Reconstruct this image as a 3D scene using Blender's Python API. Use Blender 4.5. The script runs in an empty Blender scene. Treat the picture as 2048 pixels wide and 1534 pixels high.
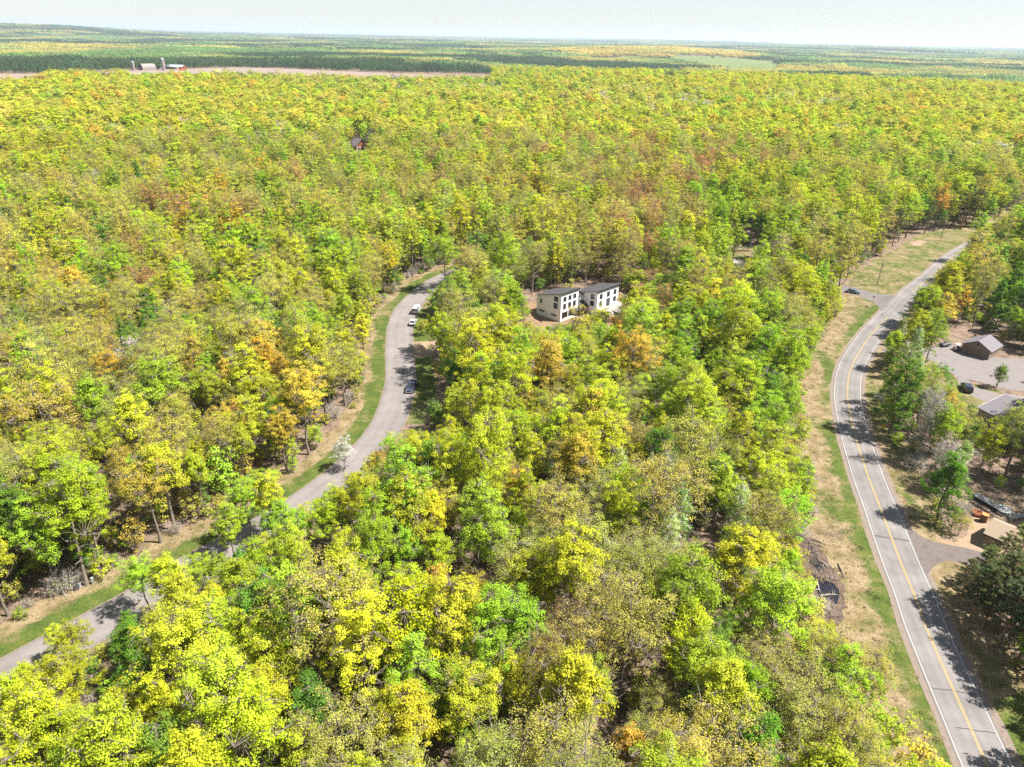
import bpy, bmesh, math, random, time
import numpy as np
from mathutils import Vector, Matrix
T0 = time.time()
C = bpy.context.scene.collection
SC = bpy.context.scene

# ------------------------------------------------------------------ camera
CAM_H, PITCH, ROLL, FPX, CX, CY = 80.0, math.radians(26.1), math.radians(1.1), 1420.0, 1024.0, 767.0
_f = np.array([0, math.cos(PITCH), -math.sin(PITCH)]); _r = np.array([1.0, 0, 0]); _u = np.cross(_r, _f)
RGT = _r * math.cos(ROLL) + _u * math.sin(ROLL); UP = -_r * math.sin(ROLL) + _u * math.cos(ROLL)
cd = bpy.data.cameras.new('camera'); cam = bpy.data.objects.new('camera', cd); C.objects.link(cam)
cd.sensor_width = 36.0; cd.lens = 36.0 * FPX / 2048.0; cd.clip_start = 0.5; cd.clip_end = 90000
cam.matrix_world = Matrix(((RGT[0], UP[0], -_f[0], 0), (RGT[1], UP[1], -_f[1], 0), (RGT[2], UP[2], -_f[2], CAM_H), (0, 0, 0, 1)))
SC.camera = cam

# ------------------------------------------------------------------ sun, sky, exposure
SUN_EL, SUN_DIR = math.radians(57), math.radians(-7)     # direction towards the sun, counter-clockwise from +X
sd = bpy.data.lights.new('sun', 'SUN'); sd.energy = 4.9; sd.angle = math.radians(0.5); sd.color = (1.0, 0.955, 0.88)
sun = bpy.data.objects.new('sun', sd); C.objects.link(sun)
to_sun = Vector((math.cos(SUN_EL) * math.cos(SUN_DIR), math.cos(SUN_EL) * math.sin(SUN_DIR), math.sin(SUN_EL)))
sun.rotation_euler = to_sun.to_track_quat('Z', 'Y').to_euler(); sun.location = (60, -20, 160)
w = bpy.data.worlds.new('World'); SC.world = w; w.use_nodes = True
wn = w.node_tree.nodes; wl = w.node_tree.links
bg = wn['Background']; sky = wn.new('ShaderNodeTexSky'); sky.sky_type = 'NISHITA'; sky.sun_disc = False
sky.sun_elevation = SUN_EL; sky.sun_rotation = math.radians(90) - SUN_DIR; sky.air_density = 1.0; sky.dust_density = 0.2; sky.ozone_density = 1.5
vm = wn.new('ShaderNodeMix'); vm.data_type = 'RGBA'; vm.inputs[0].default_value = .5; vm.inputs[7].default_value = (5.5, 5.95, 6.6, 1)     # a thin even veil of high haze
wl.new(sky.outputs[0], vm.inputs[6]); wl.new(vm.outputs[2], bg.inputs[0]); bg.inputs[1].default_value = 0.05
SC.view_settings.view_transform = 'Standard'; SC.view_settings.look = 'None'; SC.view_settings.exposure = 1.5; SC.view_settings.gamma = 1.0
SC.view_settings.use_curve_mapping = False
SC.render.engine = 'CYCLES'
cy = SC.cycles
cy.max_bounces = 6; cy.diffuse_bounces = 4; cy.glossy_bounces = 2; cy.transmission_bounces = 3; cy.transparent_max_bounces = 4; cy.volume_bounces = 0
cy.caustics_reflective = False; cy.caustics_refractive = False; cy.use_denoising = False; cy.sample_clamp_indirect = 4
SC.render.use_persistent_data = False

# ------------------------------------------------------------------ helpers
def P(u, v, z=0.0):
    """the point at height z that the photograph shows at pixel (u, v)"""
    d = RGT * (u - CX) / FPX - UP * (v - CY) / FPX + _f
    t = (z - CAM_H) / d[2]
    return np.array([d[0] * t, d[1] * t])
def proj(p):
    q = np.atleast_2d(p) - np.array([0, 0, CAM_H]); dep = q @ _f
    dep = np.where(dep < 1, 1, dep)
    return np.stack([CX + FPX * (q @ RGT) / dep, CY - FPX * (q @ UP) / dep], 1)
def smooth(a, b, x):
    t = np.clip((x - a) / (b - a), 0, 1); return t * t * (3 - 2 * t)
_nr = np.random.RandomState(5); _np_tab = _nr.rand(64, 64)
def vnoise(x, y):
    x = np.asarray(x, float); y = np.asarray(y, float)
    xi = np.floor(x).astype(int); yi = np.floor(y).astype(int); fx = x - xi; fy = y - yi
    fx = fx * fx * (3 - 2 * fx); fy = fy * fy * (3 - 2 * fy)
    g = lambda i, j: _np_tab[i % 64, j % 64]
    return (g(xi, yi) * (1 - fx) + g(xi + 1, yi) * fx) * (1 - fy) + (g(xi, yi + 1) * (1 - fx) + g(xi + 1, yi + 1) * fx) * fy
def fbm(x, y, n=4):
    s = 0; a = .5
    for k in range(n):
        s = s + a * vnoise(x + 17.3 * k, y + 9.1 * k); x = x * 2.03; y = y * 2.03; a *= .5
    return s
def terrain(x, y):
    x = np.asarray(x, float); y = np.asarray(y, float)
    r = np.hypot(x, y); az = np.degrees(np.arctan2(x, np.maximum(y, 1)))
    right = smooth(-8, 4, az)
    h = 7 * right * np.exp(-((r - 1330) / 330.0) ** 2)
    h = h - 16 * right * smooth(1500, 2100, r) - 10 * (1 - right) * smooth(2100, 2700, r)
    h = h + 34 * np.exp(-((az - 9.5) / 6.5) ** 2) * np.exp(-((r - 5200) / 1300.0) ** 2)
    k = smooth(2600, 9000, r)
    h = h + k * (fbm(x / 2300.0 + 3, y / 2300.0) - .5) * 70
    k2 = smooth(11000, 20000, r)
    h = h + k2 * (fbm(x / 5200.0 + 8, y / 5200.0 + 2) - .30) * 85
    h = h + 95 * smooth(6500, 9500, r) * smooth(-22, -33, az)
    return h

MATS = {}
def new_mat(name):
    m = bpy.data.materials.new(name); m.use_nodes = True
    return m, m.node_tree.nodes, m.node_tree.links
def flat(name, col, rough=.6, metal=0.0, spec=.5, noise=.12, nscale=3.0):
    if name in MATS: return MATS[name]
    m, n, l = new_mat(name); b = n['Principled BSDF']
    b.inputs['Roughness'].default_value = rough; b.inputs['Metallic'].default_value = metal; b.inputs['Specular IOR Level'].default_value = spec
    tc = n.new('ShaderNodeTexCoord'); nt = n.new('ShaderNodeTexNoise'); nt.inputs['Scale'].default_value = nscale; nt.inputs['Detail'].default_value = 5
    mp = n.new('ShaderNodeMapRange'); mp.inputs[3].default_value = 1 - noise; mp.inputs[4].default_value = 1 + noise
    mx = n.new('ShaderNodeMix'); mx.data_type = 'RGBA'; mx.blend_type = 'MULTIPLY'; mx.inputs[0].default_value = 1; mx.inputs[6].default_value = (*col, 1)
    l.new(tc.outputs['Object'], nt.inputs['Vector']); l.new(nt.outputs[0], mp.inputs[0]); l.new(mp.outputs[0], mx.inputs[7]); l.new(mx.outputs[2], b.inputs['Base Color'])
    MATS[name] = m; return m
def ramp_mat(name, stops, scale, rough=.9, bump=.0, fine=0.0, fscale=12.0, second=None, sscale=1.0, bscale=None):
    """stops: colours by large noise; second: (colour, amount) mixed by another noise; fine: amplitude of fine light-dark grain"""
    if name in MATS: return MATS[name]
    m, n, l = new_mat(name); b = n['Principled BSDF']; b.inputs['Roughness'].default_value = rough; b.inputs['Specular IOR Level'].default_value = .2
    tc = n.new('ShaderNodeTexCoord')
    nt = n.new('ShaderNodeTexNoise'); nt.inputs['Scale'].default_value = scale; nt.inputs['Detail'].default_value = 8; nt.inputs['Roughness'].default_value = .62
    l.new(tc.outputs['Object'], nt.inputs['Vector'])
    cr = n.new('ShaderNodeValToRGB'); e = cr.color_ramp.elements
    while len(e) < len(stops): e.new(.5)
    for k, (p, c) in enumerate(stops): e[k].position = p; e[k].color = (*c, 1)
    l.new(nt.outputs[0], cr.inputs[0]); out = cr.outputs[0]
    if second:
        n2 = n.new('ShaderNodeTexNoise'); n2.inputs['Scale'].default_value = sscale; n2.inputs['Detail'].default_value = 6; l.new(tc.outputs['Object'], n2.inputs['Vector'])
        r2 = n.new('ShaderNodeMapRange'); r2.inputs[1].default_value = second[1]; r2.inputs[2].default_value = second[1] + .12; l.new(n2.outputs[0], r2.inputs[0])
        x = n.new('ShaderNodeMix'); x.data_type = 'RGBA'; l.new(r2.outputs[0], x.inputs[0]); l.new(out, x.inputs[6]); x.inputs[7].default_value = (*second[0], 1); out = x.outputs[2]
    if fine:
        n3 = n.new('ShaderNodeTexNoise'); n3.inputs['Scale'].default_value = fscale; n3.inputs['Detail'].default_value = 4; l.new(tc.outputs['Object'], n3.inputs['Vector'])
        r3 = n.new('ShaderNodeMapRange'); r3.inputs[1].default_value = .3; r3.inputs[2].default_value = .7; r3.inputs[3].default_value = 1 - fine; r3.inputs[4].default_value = 1 + fine; l.new(n3.outputs[0], r3.inputs[0])
        x = n.new('ShaderNodeMix'); x.data_type = 'RGBA'; x.blend_type = 'MULTIPLY'; x.inputs[0].default_value = 1; l.new(out, x.inputs[6]); l.new(r3.outputs[0], x.inputs[7]); out = x.outputs[2]
    l.new(out, b.inputs['Base Color'])
    if bump:
        n4 = n.new('ShaderNodeTexNoise'); n4.inputs['Scale'].default_value = bscale or fscale; n4.inputs['Detail'].default_value = 6; l.new(tc.outputs['Object'], n4.inputs['Vector'])
        bp = n.new('ShaderNodeBump'); bp.inputs['Strength'].default_value = bump; bp.inputs['Distance'].default_value = .3; l.new(n4.outputs[0], bp.inputs['Height']); l.new(bp.outputs[0], b.inputs['Normal'])
    MATS[name] = m; return m

def leaf_mat(name, inst):
    m, n, l = new_mat(name)
    for x in list(n):
        if x.type != 'OUTPUT_MATERIAL': n.remove(x)
    out = n['Material Output'] if 'Material Output' in n else [x for x in n if x.type == 'OUTPUT_MATERIAL'][0]
    if inst:
        a = n.new('ShaderNodeAttribute'); a.attribute_type = 'INSTANCER'; a.attribute_name = 'tint'; col = a.outputs['Color']
    else:
        a = n.new('ShaderNodeObjectInfo'); col = a.outputs['Color']
    v = n.new('ShaderNodeAttribute'); v.attribute_name = 'var'
    mr = n.new('ShaderNodeMapRange'); mr.inputs[3].default_value = .62; mr.inputs[4].default_value = 1.38; l.new(v.outputs['Fac'], mr.inputs[0])
    mx = n.new('ShaderNodeMix'); mx.data_type = 'RGBA'; mx.blend_type = 'MULTIPLY'; mx.inputs[0].default_value = 1; l.new(col, mx.inputs[6]); l.new(mr.outputs[0], mx.inputs[7])
    df = n.new('ShaderNodeBsdfDiffuse'); tr = n.new('ShaderNodeBsdfTranslucent'); ms = n.new('ShaderNodeMixShader'); ms.inputs[0].default_value = .4
    l.new(mx.outputs[2], df.inputs[0]); l.new(mx.outputs[2], tr.inputs[0]); l.new(df.outputs[0], ms.inputs[1]); l.new(tr.outputs[0], ms.inputs[2])
    l.new(ms.outputs[0], out.inputs[0]); MATS[name] = m; return m
LEAF = leaf_mat('leaf', False); LEAF_I = leaf_mat('leaf_of_mass', True)
BARK = flat('bark', (.17, .14, .11), .95, noise=.45, nscale=4)
BARK_PALE = flat('pale_bark', (.55, .50, .45), .9, noise=.35, nscale=5)
BARK_GREY = flat('grey_bark', (.27, .235, .21), .95, noise=.3, nscale=4)
BARK_RED = flat('reddish_bark', (.24, .14, .09), .95, noise=.35, nscale=4)

def mesh_np(name, verts, faces, mats=(), fm=None, attrs=None, smooth_=False):
    """faces: list of arrays (n,k) of one k each, or one python list"""
    me = bpy.data.meshes.new(name); verts = np.asarray(verts, np.float32)
    if isinstance(faces, list) and faces and not isinstance(faces[0], np.ndarray):
        me.from_pydata([tuple(map(float, p)) for p in verts], [], [tuple(int(i) for i in f) for f in faces])
    else:
        faces = [np.asarray(f, np.int32) for f in (faces if isinstance(faces, list) else [faces]) if len(f)]
        nf = sum(len(f) for f in faces); tot = np.concatenate([np.full(len(f), f.shape[1], np.int32) for f in faces]); idx = np.concatenate([f.ravel() for f in faces])
        me.vertices.add(len(verts)); me.vertices.foreach_set('co', verts.ravel()); me.loops.add(len(idx)); me.loops.foreach_set('vertex_index', idx)
        me.polygons.add(nf); st = np.concatenate([[0], np.cumsum(tot)[:-1]]).astype(np.int32); me.polygons.foreach_set('loop_start', st)
        me.update(calc_edges=True)
    for m in mats: me.materials.append(m)
    if fm is not None: me.polygons.foreach_set('material_index', np.asarray(fm, np.int32))
    for k, (dom, typ, val) in (attrs or {}).items():
        a = me.attributes.new(k, typ, dom); a.data.foreach_set('color' if typ == 'FLOAT_COLOR' else ('vector' if typ == 'FLOAT_VECTOR' else 'value'), np.asarray(val).ravel())
    if smooth_: me.polygons.foreach_set('use_smooth', np.ones(len(me.polygons), bool))
    me.validate(); me.update(); return me
def link(name, me, parent=None, **props):
    o = bpy.data.objects.new(name, me); C.objects.link(o)
    if parent is not None: o.parent = parent
    for k, v in props.items(): o[k] = v
    return o
def thing(name, label, cat, loc=(0, 0, 0), rz=0.0, group=None):
    o = bpy.data.objects.new(name, None); C.objects.link(o); o.location = loc; o.rotation_euler = (0, 0, rz)
    o.empty_display_size = .3; o['label'] = label; o['category'] = cat
    if group: o['group'] = group
    return o
class MB:
    """collects boxes, prisms, tubes and sheets into one mesh"""
    def __init__(s): s.v = []; s.f = []
    def add(s, vs, fs):
        k = len(s.v); s.v += [tuple(map(float, p)) for p in vs]; s.f += [tuple(i + k for i in f) for f in fs]; return s
    def box(s, x0, x1, y0, y1, z0, z1):
        return s.add([(x0, y0, z0), (x1, y0, z0), (x1, y1, z0), (x0, y1, z0), (x0, y0, z1), (x1, y0, z1), (x1, y1, z1), (x0, y1, z1)],
                     [(0, 3, 2, 1), (4, 5, 6, 7), (0, 1, 5, 4), (1, 2, 6, 5), (2, 3, 7, 6), (3, 0, 4, 7)])
    def hexa(s, p):
        return s.add(p, [(0, 3, 2, 1), (4, 5, 6, 7), (0, 1, 5, 4), (1, 2, 6, 5), (2, 3, 7, 6), (3, 0, 4, 7)])
    def prism_y(s, prof, y0, y1):
        n = len(prof); return s.add([(x, y0, z) for x, z in prof] + [(x, y1, z) for x, z in prof],
            [tuple(range(n)), tuple(range(2 * n - 1, n - 1, -1))] + [(i, i + n, (i + 1) % n + n, (i + 1) % n) for i in range(n)])
    def prism_x(s, prof, x0, x1):
        n = len(prof); return s.add([(x0, y, z) for y, z in prof] + [(x1, y, z) for y, z in prof],
            [tuple(range(n - 1, -1, -1)), tuple(range(n, 2 * n))] + [(i, (i + 1) % n, (i + 1) % n + n, i + n) for i in range(n)])
    def tube(s, pts, rad, n=6, cap=True):
        pts = [Vector(p) for p in pts]; rad = rad if hasattr(rad, '__len__') else [rad] * len(pts); k = len(s.v); V = []
        for i, p in enumerate(pts):
            d = (pts[min(i + 1, len(pts) - 1)] - pts[max(i - 1, 0)]).normalized(); a = d.cross(Vector((0, 0, 1)) if abs(d.z) < .9 else Vector((1, 0, 0))).normalized(); b = d.cross(a)
            for j in range(n):
                t = 2 * math.pi * j / n; V.append(p + (a * math.cos(t) + b * math.sin(t)) * rad[i])
        F = [(i * n + j, i * n + (j + 1) % n, (i + 1) * n + (j + 1) % n, (i + 1) * n + j) for i in range(len(pts) - 1) for j in range(n)]
        if cap: F += [tuple(range(n - 1, -1, -1)), tuple(range((len(pts) - 1) * n, len(pts) * n))]
        return s.add(V, F)
    def cyl(s, c, r, z0, z1, n=16): return s.tube([(c[0], c[1], z0), (c[0], c[1], z1)], r, n)
    def build(s, name, m, parent=None, smooth_=False, fix=True, **props):
        me = mesh_np(name, s.v, s.f, [m])
        if fix:
            bm = bmesh.new(); bm.from_mesh(me); bmesh.ops.recalc_face_normals(bm, faces=bm.faces); bm.to_mesh(me); bm.free()
        if smooth_: me.polygons.foreach_set('use_smooth', np.ones(len(me.polygons), bool))
        return link(name, me, parent, **props)

def curve(pts, step=2.0):
    """smooth polyline through points"""
    p = np.asarray(pts, float); p = np.vstack([2 * p[0] - p[1], p, 2 * p[-1] - p[-2]]); out = []
    for i in range(1, len(p) - 2):
        n = max(2, int(np.linalg.norm(p[i + 1] - p[i]) / step))
        for t in np.linspace(0, 1, n, endpoint=False):
            a, b, c, d = p[i - 1:i + 3]
            out.append(.5 * (2 * b + (c - a) * t + (2 * a - 5 * b + 4 * c - d) * t * t + (3 * b - a - 3 * c + d) * t ** 3))
    out.append(p[-2]); return np.array(out)
def normals(pl):
    t = np.gradient(pl, axis=0); t /= np.linalg.norm(t, axis=1)[:, None] + 1e-9; return np.stack([t[:, 1], -t[:, 0]], 1)   # to the right
def strip(name, pl, o0, o1, z, m, parent=None, wob0=0, wob1=0, seed=0, **props):
    nn = normals(pl); s = np.arange(len(pl)) * .7 + seed * 31.7
    a = o0 + wob0 * (fbm(s * .6, s * 0 + seed, 3) - .45) * 2; b = o1 + wob1 * (fbm(s * .6, s * 0 + seed + 5, 3) - .45) * 2
    A = pl + nn * np.asarray(a).reshape(-1, 1); B = pl + nn * np.asarray(b).reshape(-1, 1)
    v = np.zeros((2 * len(pl), 3)); v[0::2, :2] = A; v[1::2, :2] = B; v[:, 2] = z
    i = np.arange(len(pl) - 1) * 2
    return link(name, mesh_np(name, v, [np.stack([i, i + 1, i + 3, i + 2], 1)[:, ::-1]], [m], attrs={'across': ('POINT', 'FLOAT', np.tile([0., 1.], len(pl)))}), parent, **props)
def verge(name, pl, cols, z, seed, wob):
    """a verge along a polyline: columns of (offset, share of green); its far edges uneven"""
    nn = normals(pl); k = len(cols); s = np.arange(len(pl)) * .6 + seed * 31.7; v = np.zeros((len(pl), k, 3)); gr = np.zeros((len(pl), k))
    for c, (o, g_) in enumerate(cols):
        w_ = wob[c] * (fbm(s, s * 0 + seed + c * 3, 4) - .45) * 2; v[:, c, :2] = pl + nn * (o + w_)[:, None]; gr[:, c] = g_
        gr[:, c] += (fbm(s * .35 + c * .4, s * 0 + seed * 3.3, 4) - .47) * (1.7 if g_ > .05 else .6)
    v[..., 2] = z; i, j = np.meshgrid(np.arange(len(pl) - 1) * k, np.arange(k - 1), indexing='ij'); q = (i + j).ravel()
    f = np.stack([q, q + k, q + k + 1, q + 1], 1)
    return link(name, mesh_np(name, v.reshape(-1, 3), [f], [M_VERGE], attrs={'green': ('POINT', 'FLOAT', gr.ravel())}), kind='structure')
def sheet(name, poly, z, m, parent=None, wob=0.0, seed=0, step=1.2, green=None, **props):
    """a flat polygon with an uneven outline"""
    p = np.asarray(poly, float); q = []
    for a, b in zip(p, np.roll(p, -1, 0)):
        n = max(1, int(np.linalg.norm(b - a) / step)) if wob else 1
        for t in np.linspace(0, 1, n, endpoint=False): q.append(a + (b - a) * t)
    q = np.array(q)
    if wob: q = q + wob * 2 * np.stack([fbm(q[:, 0] * .5 + seed, q[:, 1] * .5, 3) - .45, fbm(q[:, 0] * .5, q[:, 1] * .5 + seed + 9, 3) - .45], 1)
    bm = bmesh.new(); f = bm.faces.new([bm.verts.new((x, y, z)) for x, y in q]); bmesh.ops.triangulate(bm, faces=[f])
    bm.normal_update()
    if sum(g.normal.z for g in bm.faces) < 0: bmesh.ops.reverse_faces(bm, faces=bm.faces)
    me = bpy.data.meshes.new(name); bm.to_mesh(me); bm.free(); me.materials.append(m)
    if green is not None: me.attributes.new('green', 'FLOAT', 'POINT').data.foreach_set('value', np.full(len(me.vertices), green, np.float32))
    return link(name, me, parent, **props)
def inside(poly, x, y):
    p = np.asarray(poly, float); x = np.asarray(x, float); y = np.asarray(y, float); r = np.zeros(x.shape, bool); j = len(p) - 1
    for i in range(len(p)):
        c = ((p[i, 1] > y) != (p[j, 1] > y)) & (x < (p[j, 0] - p[i, 0]) * (y - p[i, 1]) / (p[j, 1] - p[i, 1] + 1e-12) + p[i, 0]); r ^= c; j = i
    return r
def dist_side(pl, x, y):
    """distance to a polyline and the signed side (+ right)"""
    a = pl[:-1]; b = pl[1:]; d = b - a; L = (d ** 2).sum(1) + 1e-9; best = np.full(x.shape, 1e9); side = np.zeros(x.shape)
    for k in range(len(a)):
        t = np.clip(((x - a[k, 0]) * d[k, 0] + (y - a[k, 1]) * d[k, 1]) / L[k], 0, 1); ex = x - a[k, 0] - t * d[k, 0]; ey = y - a[k, 1] - t * d[k, 1]
        q = np.hypot(ex, ey); m = q < best; best = np.where(m, q, best); side = np.where(m, np.sign(ex * d[k, 1] - ey * d[k, 0]), side)
    return best * side
PX = lambda L, z=0.0: np.array([P(u, v, z) for u, v in L])

# ------------------------------------------------------------------ ground and air
M_LITTER = ramp_mat('leaf_litter', [(.28, (.06, .042, .03)), (.45, (.14, .10, .072)), (.6, (.20, .14, .105)), (.75, (.12, .12, .045))], .35, fine=.45, fscale=3.0, bump=.6)
R = np.concatenate([[0], np.geomspace(20, 34000, 210)]); A = np.radians(np.arange(0, 360, 1.5))
rr, aa = np.meshgrid(R[1:], A, indexing='ij'); gx = rr * np.sin(aa); gy = rr * np.cos(aa); gz = terrain(gx, gy)
gv = np.vstack([[0, 0, 0], np.stack([gx.ravel(), gy.ravel(), gz.ravel()], 1)]); na = len(A); nr_ = len(R) - 1
ii, jj = np.meshgrid(np.arange(nr_ - 1), np.arange(na), indexing='ij'); ii = ii.ravel(); jj = jj.ravel(); j2 = (jj + 1) % na
q4 = np.stack([1 + ii * na + jj, 1 + ii * na + j2, 1 + (ii + 1) * na + j2, 1 + (ii + 1) * na + jj], 1)[:, ::-1]
t3 = np.stack([np.zeros(na, int), 1 + np.arange(na), 1 + (np.arange(na) + 1) % na], 1)[:, ::-1]
link('ground', mesh_np('ground', gv, [q4, t3], [M_LITTER], smooth_=True), kind='structure')

HAZE = 5.0e-5
if HAZE:
    hb = MB().box(-36000, 36000, -36000, 36000, -140, 190).build('haze', new_mat('haze_air')[0], kind='stuff')
    hm = hb.data.materials[0]; hn = hm.node_tree.nodes
    for x in list(hn):
        if x.type != 'OUTPUT_MATERIAL': hn.remove(x)
    pv = hn.new('ShaderNodeVolumePrincipled'); pv.inputs['Color'].default_value = (.74, .88, 1.0, 1); pv.inputs['Density'].default_value = HAZE; pv.inputs['Anisotropy'].default_value = .2
    hm.node_tree.links.new(pv.outputs[0], [x for x in hn if x.type == 'OUTPUT_MATERIAL'][0].inputs['Volume'])

# ------------------------------------------------------------------ roads, verges, clearings
M_ASPH = ramp_mat('aged_asphalt', [(.3, (.135, .124, .120)), (.5, (.156, .143, .139)), (.7, (.176, .162, .157))], .18, .9, bump=.08, fine=.10, fscale=9)
M_LANE = ramp_mat('pale_lane_asphalt', [(.3, (.152, .135, .129)), (.5, (.174, .154, .147)), (.7, (.195, .175, .166))], .25, .9, bump=.08, fine=.12, fscale=9)
M_SHOULDER = ramp_mat('shoulder_gravel', [(.3, (.135, .105, .085)), (.5, (.18, .143, .118)), (.7, (.15, .118, .095))], .8, .95, fine=.22, fscale=6, bump=.2)
M_GRASS = ramp_mat('mown_grass', [(.3, (.04, .08, .011)), (.5, (.06, .11, .014)), (.72, (.11, .13, .024))], .22, .95, fine=.35, fscale=3.2, bump=.5)
M_DRY = ramp_mat('dry_grass', [(.28, (.13, .15, .035)), (.44, (.30, .24, .12)), (.6, (.42, .32, .19)), (.75, (.27, .25, .08))], .16, .95, fine=.4, fscale=2.6, bump=.6, second=((.14, .17, .03), .56), sscale=.22)
def verge_mat():
    m, n, l = new_mat('verge'); b = n['Principled BSDF']; b.inputs['Roughness'].default_value = .95; b.inputs['Specular IOR Level'].default_value = .15; tc = n.new('ShaderNodeTexCoord')
    def noise(sc, det=6, ro=.6):
        t = n.new('ShaderNodeTexNoise'); t.inputs['Scale'].default_value = sc; t.inputs['Detail'].default_value = det; t.inputs['Roughness'].default_value = ro; l.new(tc.outputs['Object'], t.inputs['Vector']); return t.outputs[0]
    def ramp(f, stops):
        c = n.new('ShaderNodeValToRGB'); e = c.color_ramp.elements
        while len(e) < len(stops): e.new(.5)
        for k, (p, col) in enumerate(stops): e[k].position = p; e[k].color = (*col, 1)
        l.new(f, c.inputs[0]); return c.outputs[0]
    gr = ramp(noise(.35), [(.3, (.042, .068, .013)), (.5, (.066, .092, .017)), (.72, (.12, .118, .032))])
    dr = ramp(noise(.3), [(.28, (.095, .085, .03)), (.45, (.17, .128, .065)), (.6, (.24, .182, .108)), (.75, (.13, .10, .045))])
    at = n.new('ShaderNodeAttribute'); at.attribute_name = 'green'
    ad = n.new('ShaderNodeMath'); ad.operation = 'ADD'; l.new(at.outputs['Fac'], ad.inputs[0]); ms = n.new('ShaderNodeMath'); ms.operation = 'MULTIPLY_ADD'; av = n.new('ShaderNodeMath'); av.operation = 'ADD'; l.new(noise(.55, 9, .68), av.inputs[0]); l.new(noise(.11, 4, .6), av.inputs[1]); l.new(av.outputs[0], ms.inputs[0]); ms.inputs[1].default_value = 1.9; ms.inputs[2].default_value = -1.9; l.new(ms.outputs[0], ad.inputs[1])
    mr = n.new('ShaderNodeMapRange'); mr.inputs[1].default_value = .25; mr.inputs[2].default_value = .75; l.new(ad.outputs[0], mr.inputs[0])
    mx = n.new('ShaderNodeMix'); mx.data_type = 'RGBA'; l.new(mr.outputs[0], mx.inputs[0]); l.new(dr, mx.inputs[6]); l.new(gr, mx.inputs[7])
    fr = n.new('ShaderNodeMapRange'); fr.inputs[1].default_value = .3; fr.inputs[2].default_value = .7; fr.inputs[3].default_value = .55; fr.inputs[4].default_value = 1.4; l.new(noise(3.0, 5, .7), fr.inputs[0])
    m2 = n.new('ShaderNodeMix'); m2.data_type = 'RGBA'; m2.blend_type = 'MULTIPLY'; m2.inputs[0].default_value = 1; l.new(mx.outputs[2], m2.inputs[6]); l.new(fr.outputs[0], m2.inputs[7]); l.new(m2.outputs[2], b.inputs['Base Color'])
    bp = n.new('ShaderNodeBump'); bp.inputs['Strength'].default_value = .6; bp.inputs['Distance'].default_value = .3; l.new(noise(2.5), bp.inputs['Height']); l.new(bp.outputs[0], b.inputs['Normal']); MATS['verge'] = m; return m
M_VERGE = verge_mat()
M_SAND = ramp_mat('bare_sand', [(.3, (.19, .13, .085)), (.5, (.25, .185, .125)), (.7, (.215, .15, .098))], .3, .95, fine=.15, fscale=4, bump=.2)
M_DIRT = ramp_mat('dug_earth', [(.3, (.14, .082, .048)), (.5, (.215, .14, .087)), (.7, (.17, .105, .062))], .3, .95, fine=.3, fscale=2.5, bump=.6)
M_GRAVEL = ramp_mat('grey_gravel', [(.3, (.135, .118, .114)), (.5, (.172, .153, .149)), (.7, (.148, .13, .126))], .35, .95, fine=.16, fscale=7, bump=.2)
M_TRACK = ramp_mat('driven_gravel', [(.3, (.088, .07, .063)), (.5, (.125, .104, .095)), (.7, (.104, .087, .081))], .5, .95, fine=.2, fscale=6, bump=.2)
M_WHITE = flat('road_paint_white', (.33, .32, .31), .7, noise=.18, nscale=1.2)
M_YELL = flat('road_paint_yellow', (.36, .25, .07), .7, noise=.2, nscale=1.2)
M_CRACK = flat('sealed_crack', (.05, .045, .042), .9)
M_PATCH = flat('patched_asphalt', (.08, .073, .07), .9, noise=.2)

def worn(m, lanes):
    # wheel paths and dirty edges run along the road
    n, l = m.node_tree.nodes, m.node_tree.links; b = n['Principled BSDF']; src = b.inputs['Base Color'].links[0].from_socket
    a = n.new('ShaderNodeAttribute'); a.attribute_name = 'across'; cr = n.new('ShaderNodeValToRGB'); e = cr.color_ramp.elements
    st = [(0, .74), (.05, .97)] + ([(.13, 1.07), (.24, .93), (.36, 1.06), (.5, .88), (.64, 1.06), (.76, .93), (.87, 1.07)] if lanes else [(.2, 1.05), (.35, .96), (.5, 1.05), (.65, .96), (.8, 1.05)]) + [(.95, .97), (1, .74)]
    while len(e) < len(st): e.new(.5)
    for k, (p, v) in enumerate(st): e[k].position = p; e[k].color = (v * .5, v * .5, v * .5, 1)
    l.new(a.outputs['Fac'], cr.inputs[0]); tc = n.new('ShaderNodeTexCoord'); nz = n.new('ShaderNodeTexNoise'); nz.inputs['Scale'].default_value = .09; nz.inputs['Detail'].default_value = 7; nz.inputs['Roughness'].default_value = .7; l.new(tc.outputs['Object'], nz.inputs['Vector'])
    mr = n.new('ShaderNodeMapRange'); mr.inputs[1].default_value = .3; mr.inputs[2].default_value = .7; mr.inputs[3].default_value = 1.72; mr.inputs[4].default_value = 2.26; l.new(nz.outputs[0], mr.inputs[0])
    x = n.new('ShaderNodeMix'); x.data_type = 'RGBA'; x.blend_type = 'MULTIPLY'; x.inputs[0].default_value = 1; l.new(cr.outputs[0], x.inputs[6]); l.new(mr.outputs[0], x.inputs[7])
    y = n.new('ShaderNodeMix'); y.data_type = 'RGBA'; y.blend_type = 'MULTIPLY'; y.inputs[0].default_value = 1; l.new(src, y.inputs[6]); l.new(x.outputs[2], y.inputs[7]); l.new(y.outputs[2], b.inputs['Base Color'])
worn(M_ASPH, True); worn(M_LANE, False)
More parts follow.
